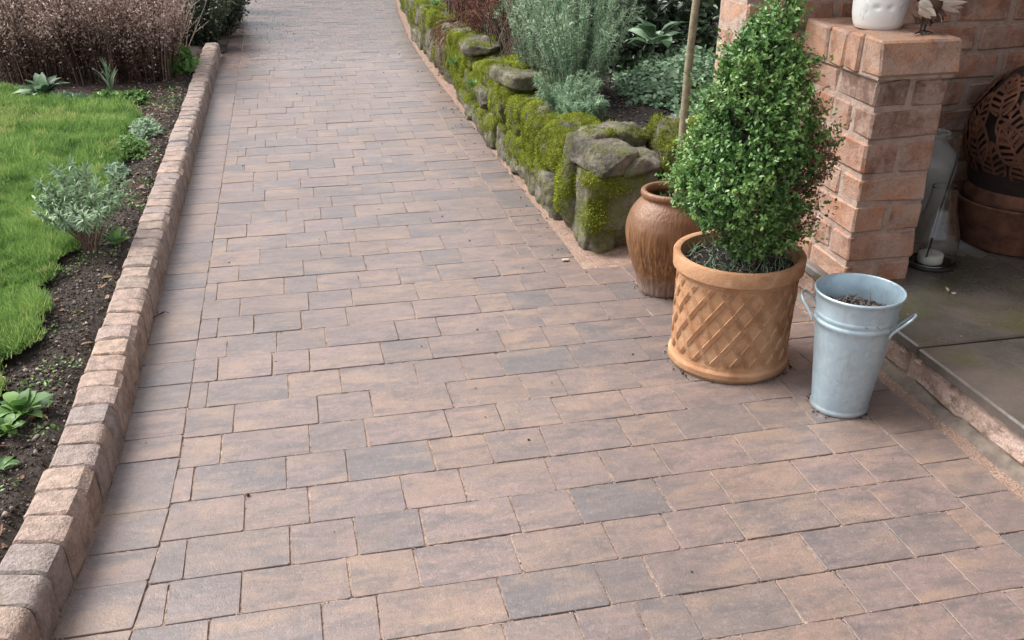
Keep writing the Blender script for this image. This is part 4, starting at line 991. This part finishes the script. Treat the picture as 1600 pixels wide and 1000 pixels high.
# spent heather: a wide brown mass of seed heads
hz = empty('heather_shrub', (-1.3, 6.85, .08)); tag(hz, 'large brown winter-dry shrub of massed seed heads behind the lawn', 'shrub'); hb_ = np.array([-1.3, 6.85, .08])
lb = LB(); lf_ = LB()
for cx_, cy_, sp, h_, n_ in ((-1.62, 6.98, .22, .62, 150), (-1.22, 6.95, .24, .60, 170), (-.93, 6.92, .17, .54, 120), (-1.45, 7.35, .3, .68, 130), (-1.0, 7.4, .25, .62, 110), (-2.1, 7.25, .25, .6, 90)):
    tips = bush_stems(lb, np.array([cx_, cy_, .07]) - hb_, n_, sp, h_, .18, .0026, None)
    P, D, t = along(tips, 105, .06, 1.02); n = len(P); P = P + RNG.normal(0, .016, (n, 3)) * (.4 + t)[:, None]; gp_ = fbm((P + hb_) * np.array([9, 9, 5]), 141, 3); kk = gp_ + .42 * t + RNG.normal(0, .10, n) > .13; P, D, t = P[kk], D[kk], t[kk]; n = len(P)
    col_ = np.clip(.06 + .62 * t ** 1.1 * RNG.random(n) + .25 * (t > .6) * RNG.random(n) + .12 * RNG.random(n), 0, 1); w2 = RNG.random(n) < .07; col_[w2] = .95
    P = P + RNG.normal(0, .012, (n, 3)); lf_.add(*cloud(P, unit(D * .2 + rdir(n)), rdir(n), uni(.012, .030, n), uni(.006, .013, n), T_DIA, col_))
link('stems', lb.mesh(F_HEATH), hz); link('seed_heads', lf_.mesh(F_HEATH), hz)

# dark shrub beyond the kerb end with pale bare twigs
ds = empty('dark_shrub', (-.75, 8.7, .02)); tag(ds, 'dark evergreen shrub overhanging the far left edge of path', 'shrub'); db_ = np.array([-.75, 8.7, .02])
lb = LB(); lf_ = LB()
for c_, h_, n_ in (((-.72, 8.45, 0), .42, 60), ((-.60, 9.1, 0), .5, 60), ((-1.0, 8.6, 0), .6, 70), ((-.55, 9.9, 0), .55, 60), ((-.95, 9.6, 0), .8, 70), ((-.6, 10.8, 0), .7, 60), ((-1.2, 9.2, 0), .8, 60)):
    tips = bush_stems(lb, np.array(c_) + [0, 0, .02] - db_, n_, .14, h_, .24, .004, .2); P, D, t = along(tips, 70, .1, 1.02); n = len(P); P = P + RNG.normal(0, .022, (n, 3))
    lf_.add(*cloud(P, unit(D * .4 + rdir(n)), rdir(n), uni(.022, .045, n), .017, T_LEAF))
link('stems', lb.mesh(TWIG), ds); link('foliage', lf_.mesh(F_DARK), ds)
bt = empty('bare_twigs', (-.80, 7.75, .05)); tag(bt, 'clump of pale leafless twigs beside the end of the kerb', 'twigs'); bb = np.array([-.80, 7.75, .05])
mb = MB()
for k in range(16):
    b0 = np.array([uni(-.05, .05), uni(-.06, .06), 0]); d = np.array([uni(-.25, .30), uni(-.2, .2), uni(.4, .62)]); t = np.linspace(0, 1, 7)[:, None]
    p = b0 + d * t + RNG.normal(0, .012, (7, 3)) * t; mb.add(*tube(p, np.linspace(.0045, .0018, 7), 5))
    for _ in range(3): j = RNG.integers(2, 6); e = p[j] + np.array([uni(-.14, .14), uni(-.1, .1), uni(.02, .16)]); mb.add(*tube([p[j], (p[j] + e) / 2 + RNG.normal(0, .008, 3), e], [.0025, .002, .0012], 4))
link('stems', mb.mesh(PALETWIG, 'twigs'), bt)

def rosette(name, label, cat, loc, n, L, W, tilt, mat, tpl=T_LEAF, group=None, stem=.0, cz=0.):
    o = empty(name, loc); tag(o, label, cat, group)
    a = uni(0, 6.28) + np.arange(n) * 2.4 + RNG.normal(0, .15, n); el = np.clip(RNG.normal(tilt, .25, n), -.15, 1.5)
    D = np.stack([np.cos(a) * np.cos(el), np.sin(a) * np.cos(el), np.sin(el)], -1); N_ = np.stack([-np.cos(a) * np.sin(el), -np.sin(a) * np.sin(el), np.cos(el)], -1) + .2 * RNG.normal(size=(n, 3))
    Ls = L * uni(.55, 1.15, n); P = D * stem * uni(.4, 1., n)[:, None] + np.array([0, 0, cz]); lb = LB()
    # two-segment leaf: drooping outer half
    lb.add(*cloud(P, D, N_, Ls, W * uni(.8, 1.15, n), tpl)); 
    if stem > 0:
        for i in range(n): lb.tubes(np.array([[0, 0, 0], P[i] * .5 + [0, 0, .004], P[i]]), .0018, .4, 4)
    link('leaves', lb.mesh(mat), o); return o
def gz(x, y): return float(soil_z(np.array([x]), np.array([y]))[0])
rosette('foxglove', 'rosette of long pointed green leaves at the lawn corner', 'plant', (-1.47, 6.32, gz(-1.47, 6.32)), 44, .17, .060, .72, F_COVER, T_ARCH)
rosette('daffodil', 'clump of upright green daffodil shoots under the brown shrub', 'plant', (-1.13, 6.55, gz(-1.13, 6.55)), 46, .20, .013, 1.32, F_EUPH, T_BLADE)
rosette('daffodil', 'small clump of green shoots at the right end of the brown shrub', 'plant', (-.80, 6.9, gz(-.8, 6.9)), 40, .20, .016, 1.1, F_GREEN, T_BLADE)
def mound(name, label, cat, ctr, rx, ry, hz_, n, L, W, mat, tpl, zfun, seed=3, up=.6):
    o = empty(name, ctr); tag(o, label, cat); c = np.array(ctr); a = uni(0, 6.28, n); r = np.sqrt(RNG.random(n)); x = c[0] + rx * r * np.cos(a); y = c[1] + ry * r * np.sin(a)
    hgt_ = hz_ * (1 - r ** 2) * (.75 + .6 * fbm(np.stack([x * 7, y * 7, x * 0], -1), seed, 3)); z = np.array([zfun(x, y)]).ravel() + hgt_ * (1 - .6 * RNG.random(n) ** 2) + .012
    P = np.stack([x, y, z], -1) - c; D = unit(rdir(n) * [1, 1, .5] + np.array([0, -.25, .1])); N_ = rdir(n) * .45 + [0, -.25, up]
    lb = LB(); Ls = L * uni(.6, 1.2, n); lb.add(*cloud(P, D, N_, Ls, Ls * W, tpl, np.clip(.55 * RNG.random(n) + .45 * fbm(P * 9, seed + 5, 3) + .25, 0, 1)))
    for k in RNG.choice(n, min(n, 160), replace=False): q = P[k]; lb.tubes(np.array([[q[0] * .8, q[1] * .8, zfun(np.array([x[k]]), np.array([y[k]]))[0] - c[2] - .005], q * [.95, .95, .6], q]), .0018, .3, 4)
    link('foliage', lb.mesh(mat), o); return o
mound('perennial', 'low green perennial clump left of centre along the lawn top edge', 'plant', (-1.30, 6.20, .07), .13, .07, .06, 420, .034, .55, F_COVER, T_LEAF, soil_z, 31, .5)
mound('perennial', 'bright low leafy clump midway along the lawn top edge', 'plant', (-1.10, 6.13, .07), .12, .06, .06, 380, .038, .65, F_GREEN, T_LEAF, soil_z, 32, .5)
mound('perennial', 'leafy green clump at the right end of the lawn top edge', 'plant', (-.95, 6.20, .07), .09, .09, .07, 340, .036, .5, F_GREEN, T_LEAF, soil_z, 33, .5)
mound('perennial', 'broad green leafy clump between brown shrub and kerb end', 'plant', (-.72, 7.2, .07), .10, .22, .12, 420, .055, .55, F_GREEN, T_LEAF, soil_z, 34, .5)
mound('cut_leaf_plant', 'feathery green plant at the far right lawn edge', 'plant', (-.80, 5.36, .07), .085, .16, .07, 700, .026, .35, F_EUPH, T_BLADE, soil_z, 35, .5)
mound('cut_leaf_plant', 'soft green plant in the middle of the right lawn edge', 'plant', (-.82, 4.98, .07), .08, .17, .05, 560, .024, .4, F_GREEN, T_LEAF, soil_z, 36, .5)
mound('cut_leaf_plant', 'dark feathery plant on the lawn edge nearest the spurge', 'plant', (-.845, 4.55, .08), .06, .16, .05, 480, .026, .35, F_COVER, T_BLADE, soil_z, 37, .5)
# spurge
sp_ = empty('spurge', (-.785, 3.53, gz(-.785, 3.53))); tag(sp_, 'blue-green leafy spurge on bare stems between lawn and kerb', 'shrub')
lb = LB(); lf_ = LB(); tg = []
for (px, py, yy_) in ((60, 285, 3.72), (85, 262, 3.85), (110, 250, 3.9), (135, 262, 3.88), (150, 285, 3.75), (180, 270, 3.75), (195, 285, 3.66), (75, 310, 3.62), (100, 300, 3.66), (120, 290, 3.7), (140, 310, 3.6), (165, 300, 3.62), (62, 335, 3.52), (90, 335, 3.5), (115, 330, 3.5), (140, 290, 3.8), (130, 340, 3.46), (172, 318, 3.52), (100, 275, 3.8), (190, 305, 3.56), (55, 310, 3.62), (155, 330, 3.48), (120, 268, 3.84), (80, 290, 3.72)):
    T_ = at_y(px, py, yy_) - np.array(sp_.location); t = np.linspace(0, 1, 6)[:, None]; b0 = np.array([uni(-.02, .02), uni(-.02, .02), -.01]); mid = np.array([T_[0] * .35, T_[1] * .35, T_[2] * .55])
    p = b0 * (1 - t) ** 2 + 2 * mid * t * (1 - t) + T_ * t ** 2; lb.tubes(p, np.linspace(.0034, .002, 6), .3, 5)
    n = 84; tt = 1 - .36 * RNG.random(n) ** 1.2; i = np.clip((tt * 5).astype(int), 0, 4); f = (tt * 5 - i)[:, None]; P = p[i] * (1 - f) + p[i + 1] * f; ax = unit(p[5] - p[4])
    D = unit(rdir(n) + ax * (.1 + .7 * (tt > .95))[:, None] + np.array([0, 0, -.35])); lf_.add(*cloud(P, D, ax + .3 * rdir(n), uni(.024, .045, n), .0078, T_BLADE, np.clip(.25 + .6 * RNG.random(n), 0, 1)))
link('stems', lb.mesh(F_HEATH), sp_); link('leaves', lf_.mesh(F_EUPH), sp_)
rosette('primrose', 'broad-leaved pale green primrose low beside the kerb', 'plant', (-.775, 2.335, gz(-.775, 2.335) + .005), 26, .066, .048, .5, F_GREEN, T_ARCH, stem=.03)
rosette('primrose', 'smaller pale green primrose in front of the larger one', 'plant', (-.785, 2.235, gz(-.785, 2.235) + .005), 15, .046, .030, .5, F_GREEN, T_ARCH, stem=.02)
rosette('primrose', 'leafy seedling nearest the camera at the left photo edge', 'plant', (-.775, 2.09, gz(-.775, 2.09) + .005), 9, .06, .024, .35, F_GREEN, T_ARCH, stem=.02)
rosette('primrose', 'pale leaf cluster at the foot of the spurge', 'plant', (-.715, 3.62, gz(-.715, 3.62) + .005), 14, .05, .03, .5, F_GREEN, T_ROUND, stem=.02)
n = 260; x = uni(-.90, -.66, n); y = uni(1.6, 6.0, n); k = ~lawn_in(x, y); x, y = x[k], y[k]
V, F, A = crumbs(np.stack([x, y, soil_z(x, y) + .004], -1), uni(.006, .014, len(x)))
tag(link('pebbles', mk(V, F, mat_crumb('border_pebble', [(0, (.10, .08, .065)), (.5, (.24, .195, .165)), (1, (.45, .39, .34))]), 'pebbles', True, {'rnd': A})), 'small pale stones strewn over the left border soil', 'stones', kind='stuff')
# weeds / moss specks and litter
lb = LB(); n = 5200; x = uni(-.90, -.63, n); y = uni(1.5, 6.6, n); patch = fbm(np.stack([x * 8, y * 8, x * 0], -1), 101, 3); k = (patch > .16) & ~lawn_in(x - .02, y); x, y = x[k], y[k]; n = len(x)
lb.add(*cloud(np.stack([x, y, soil_z(x, y) + .003], -1), unit(rdir(n) * [1, 1, .4] + [0, 0, .45]), rdir(n) * .4 + [0, 0, 1], uni(.006, .02, n), .008, T_DIA))
tag(link('weeds', lb.mesh(F_GREEN)), 'tiny moss and weed seedlings over the left border soil', 'weeds', kind='stuff')
lb = LB(); n = 2600; x = uni(-2.0, -.63, n); y = uni(1.4, 8.0, n); k = (~lawn_in(x - .01, y)) & ((y > 5.9) | (RNG.random(n) < .35)); x, y = x[k], y[k]; n = len(x)
lb.add(*cloud(np.stack([x, y, soil_z(x, y) + .006], -1), rdir(n) * [1, 1, .25], rdir(n) * .5 + [0, 0, 1], uni(.012, .04, n), uni(.006, .022, n), T_LEAF)); tag(link('leaf_litter', lb.mesh(F_BROWN)), 'fallen brown leaves over the left border', 'leaves', kind='stuff')

# ------------------------------------------------------------------ raised bed plants
def rz_(x, y): return float(rb_z(np.array([x]), np.array([y]))[0])
ro = empty('rosemary', (1.30, 4.2, rz_(1.3, 4.2))); tag(ro, 'large grey-green rosemary bush spilling towards the mossy wall', 'shrub'); rb0 = np.array(ro.location)
lb = LB(); lf_ = LB()
for (bx, by, n_, sp, h_, lean) in ((1.33, 4.55, 62, .12, .55, .20), (1.21, 4.22, 34, .055, .20, .12), (1.45, 4.75, 50, .14, .68, .17), (1.25, 4.85, 44, .12, .62, .14), (1.17, 4.07, 12, .03, .12, .07), (1.285, 4.10, 10, .02, .12, .05)):
    tips = bush_stems(lb, np.array([bx, by, rz_(bx, by) - .01]) - rb0, n_, sp, h_, lean, .003, .4, 7, .9); P, D, t = along(tips, 230, .10, 1.01); n = len(P); P = P + RNG.normal(0, .004, (n, 3))
    Dn = unit(D * .55 + rdir(n)); tn = np.repeat(RNG.random(n_), 230); lf_.add(*cloud(P, Dn, rdir(n), uni(.016, .034, n), .0040, T_TRI, np.clip(.15 + .35 * t + .3 * RNG.random(n) + .25 * (tn - .5), 0, 1)))
link('stems', lb.mesh(F_DRY), ro); link('needles', lf_.mesh(F_ROS), ro)

mound('ground_cover', 'grey-green leafy ground cover spreading right of the rosemary', 'plant', (1.93, 4.60, .33), .34, .55, .20, 3400, .034, .7, F_COVER, T_LEAF, rb_z, 3)
mound('ground_cover', 'low leafy ground cover between the sapling stem and the box bush', 'plant', (1.74, 3.86, .33), .17, .26, .10, 900, .030, .7, F_COVER, T_LEAF, rb_z, 6)
mound('silver_plant', 'small silver-leaved plant on the mulch behind the sapling stem', 'plant', (1.62, 3.93, .33), .06, .14, .05, 110, .030, .7, F_SILVER, T_ROUND, rb_z, 9)
mound('evergreen_shrub', 'dark glossy evergreen shrub at the top behind the rosemary', 'shrub', (1.95, 5.6, .33), .50, .55, .50, 3600, .065, .5, F_DARK, T_LEAF, rb_z, 12, .3)
mound('evergreen_shrub', 'dark evergreen shrub filling the corner behind the brick porch wall', 'shrub', (2.55, 5.7, .36), .45, .6, .55, 2600, .065, .5, F_DARK, T_LEAF, rb_z, 15, .3)
mound('evergreen_shrub', 'dark leafy shrub far behind the rosemary at the photo top', 'shrub', (1.5, 6.3, .33), .30, .5, .42, 1600, .055, .5, F_COVER, T_LEAF, rb_z, 13, .3)
rosette('foxglove', 'large soft green leaves beside the sapling stem near the photo top', 'plant', (1.86, 4.9, .50), 18, .16, .10, .5, F_COVER, T_ARCH, stem=.05)
# russet stems trailing over the wall
rs = empty('russet_shrub', (1.3, 6.7, .3)); tag(rs, 'dark russet trailing shrub hanging over the far mossy wall', 'shrub'); r0 = np.array([1.3, 6.7, .3]); lb = LB()
for k in range(460):
    y0 = uni(5.9, 7.6); b0 = np.array([uni(1.18, 1.55), y0, .31]); t = np.linspace(0, 1, 6)[:, None]
    if y0 < 7.3 and y0 > 6.7 and RNG.random() < .55: e = np.array([XWALL(y0) - uni(.0, .045), y0 + uni(-.18, .12), uni(.02, .30)]); c1 = np.array([XWALL(y0) + uni(-.02, .06), y0, uni(.36, .44)])
    else: e = b0 + [uni(-.22, .3), uni(-.3, .3), uni(.05, .40)]; c1 = b0 + [uni(-.08, .08), uni(-.1, .1), uni(.15, .3)]
    p = b0 * (1 - t) ** 2 + 2 * c1 * t * (1 - t) + e * t ** 2 + RNG.normal(0, .006, (6, 3)); lb.tubes(p - r0, np.linspace(.0035, .0015, 6), RNG.random(), 4)
    n = 12; i = RNG.integers(1, 6, n); lb.add(*cloud(p[i] - r0 + RNG.normal(0, .008, (n, 3)), rdir(n), rdir(n), uni(.012, .026, n), .006, T_DIA, RNG.random(n)))
link('stems', lb.mesh(F_RED), rs)
# dry stalks and twiggy litter on the bed
dg = empty('dry_stalks', (1.25, 5.2, .31)); tag(dg, 'dry pinkish straw stalks between rosemary and mossy wall', 'plant'); d0 = np.array([1.25, 5.2, .31]); lb = LB()
for k in range(420):
    b0 = np.array([uni(1.18, 1.50), uni(4.75, 5.9), .0]); b0[2] = rz_(b0[0], b0[1]); flat = RNG.random() < .6
    d = np.array([uni(-.12, .12), uni(-.16, .16), uni(.0, .05) if flat else uni(.08, .36)]); t = np.linspace(0, 1, 4)[:, None]; lb.tubes(b0 - d0 + d * t + RNG.normal(0, .006, (4, 3)) + [0, 0, .008], np.linspace(.0025, .0012, 4), RNG.random(), 4)
link('stalks', lb.mesh(F_DRY), dg)
lb = LB(); n = 2200; x = uni(1.16, 2.1, n); y = uni(3.6, 6.6, n); k = (y > 4.5) | (RNG.random(n) < .22); x, y = x[k], y[k]; n = len(x)
lb.add(*cloud(np.stack([x, y, rb_z(x, y) + .006], -1), rdir(n) * [1, 1, .2], rdir(n) * .5 + [0, 0, 1], uni(.015, .05, n), uni(.003, .014, n), T_DIA)); tag(link('leaf_litter', lb.mesh(F_DRY)), 'pale dry leaf litter over the raised bed', 'leaves', kind='stuff')
# little plants on the wall face
for i, (px, py, yy_) in enumerate(((694, 103, 6.6), (722, 138, 5.9), (672, 14, 7.7))):
    q = at_z(px, py, .2 if i < 2 else .36); x_ = XWALL(q[1]) - .005
    rosette('wall_fern', ['tiny green fern on the far mossy wall face', 'tiny green fern lower on the mossy wall face', 'bright green tuft on the far end of the wall top'][i], 'plant', (x_ + (.08 if i == 2 else 0), q[1], q[2] + (.02 if i == 2 else 0)), 16, .07, .026, .6, F_GREEN, T_LEAF, stem=.01)

q = at_z(1481, 457, ZS + .004); lb = LB(); n = 5; lb.add(*cloud(RNG.normal(0, .006, (n, 3)) * [1, 1, .1], rdir(n) * [1, 1, .3] + [0, 0, .2], rdir(n), uni(.018, .03, n), .008, T_LEAF, uni(.8, 1, n))); tag(link('fallen_leaf', lb.mesh(F_DRY), None, tuple(q)), 'pale curled fallen leaf on the wet patio slab', 'leaf')
lb = LB(); n = 26; P = np.stack([uni(1.7, 2.4, n), uni(2.1, 2.5, n), np.full(n, ZS + .003)], -1); lb.add(*cloud(P, rdir(n) * [1, 1, .1], rdir(n) * .3 + [0, 0, 1], uni(.006, .016, n), .004, T_DIA)); tag(link('patio_litter', lb.mesh(F_DRY)), 'tiny pale leaf scraps scattered on the patio slab', 'leaves', kind='stuff')
# ------------------------------------------------------------------ small things on the path
tw = empty('twig', tuple(at_z(250, 492, .006))); tag(tw, 'small brown twig lying on the left edging course', 'twig')
mb = MB(); mb.add(*tube([(-.03, -.035, .0), (-.01, -.012, .004), (.012, .012, .002)], [.0022, .002, .0018], 5)); mb.add(*tube([(-.002, -.002, .004), (.012, .006, .008), (.028, .010, .002)], [.0018, .0014, .0009], 5)); mb.add(*tube([(-.004, -.004, .004), (-.010, .012, .006), (-.006, .026, .002)], [.0016, .0012, .0008], 5)); link('stem', mb.mesh(TWIG), tw)
q = at_z(884, 407, .003); V, F = stone_geo(.030, .018, .008, 9, 3, .002, 3, False); o = link('pebble', mk(V, F, simple('pale_flake', (.42, .37, .33), .8), 'flake', True), None, tuple(q + [0, 0, .003])); tag(o, 'pale flat stone flake on the pavers near the wall end', 'pebble')
n = 420; yv = uni(3.2, 8.6, n); xv = np.array([XSAND(v) for v in yv]) + RNG.normal(-.02, .07, n); xv = np.minimum(xv, np.array([XWALL(v) for v in yv]) + .01)
far_c = uni(0, 1, 160); n2 = 160; xv = np.r_[xv, uni(-.5, 1.4, n2)]; yv = np.r_[yv, uni(1.3, 8, n2)]
for cx_, cy_, rr_, nn_ in ((1.389, 2.035, .080, 40), (1.205, 2.375, .181, 60), (1.205, 2.925, .090, 60)):
    aa = uni(0, 6.28, nn_); rd = rr_ + np.abs(RNG.normal(0, .008, nn_)); xv = np.r_[xv, cx_ + rd * np.cos(aa)]; yv = np.r_[yv, cy_ + rd * np.sin(aa)]
n3 = 260; xv = np.r_[xv, uni(-.35, .25, n3) - .2]; yv = np.r_[yv, 8.6 + uni(0, 2.2, n3)]; xv = np.maximum(xv, XK + .01)
V, F, A = crumbs(np.stack([xv, yv, np.full(len(xv), .003)], -1), .0018 + .006 * RNG.random(len(xv)) ** 4); tag(link('debris', mk(V, F, CRUMB_DK, 'debris', False, {'rnd': A})), 'scattered dark soil specks on the path', 'debris', kind='stuff')

# ------------------------------------------------------------------ unseen hedge, added so the wet far paving mirrors something dark
hg = empty('reflection_hedge', (0, 27, 0)); tag(hg, 'unseen dark evergreen hedge added to darken reflections in the far paving', 'hedge')
link('inner_mass', mk(*box(-16, 16, 26.6, 28, -.05, 2.1), F_DARK, 'core', False, {'rnd': [.1] * 8}), hg, (0, -27, 0))
n = 26000; P = np.stack([uni(-16.2, 16.2, n), uni(26.3, 26.75, n), uni(0, 2.3, n)], -1); lb = LB(); lb.add(*cloud(P - [0, 27, 0], rdir(n), rdir(n) + [0, -1, .4], uni(.07, .13, n), .055, T_LEAF)); link('foliage', lb.mesh(F_DARK), hg)

for o in scene.objects:
    if o.parent is None:
        b_ = o.name.split('.')[0]
        g_ = {'primrose': 'primroses in the left border', 'perennial': 'leafy clumps along the left border', 'cut_leaf_plant': 'soft plants along the lawn edge', 'evergreen_shrub': 'dark shrubs at the back of the raised bed',
              'ground_cover': 'ground cover in the raised bed', 'daffodil': 'daffodil shoots in the left border', 'wall_fern': 'small ferns on the mossy wall', 'foxglove': 'large-leaved rosettes'}.get(b_)
        if g_: o['group'] = g_
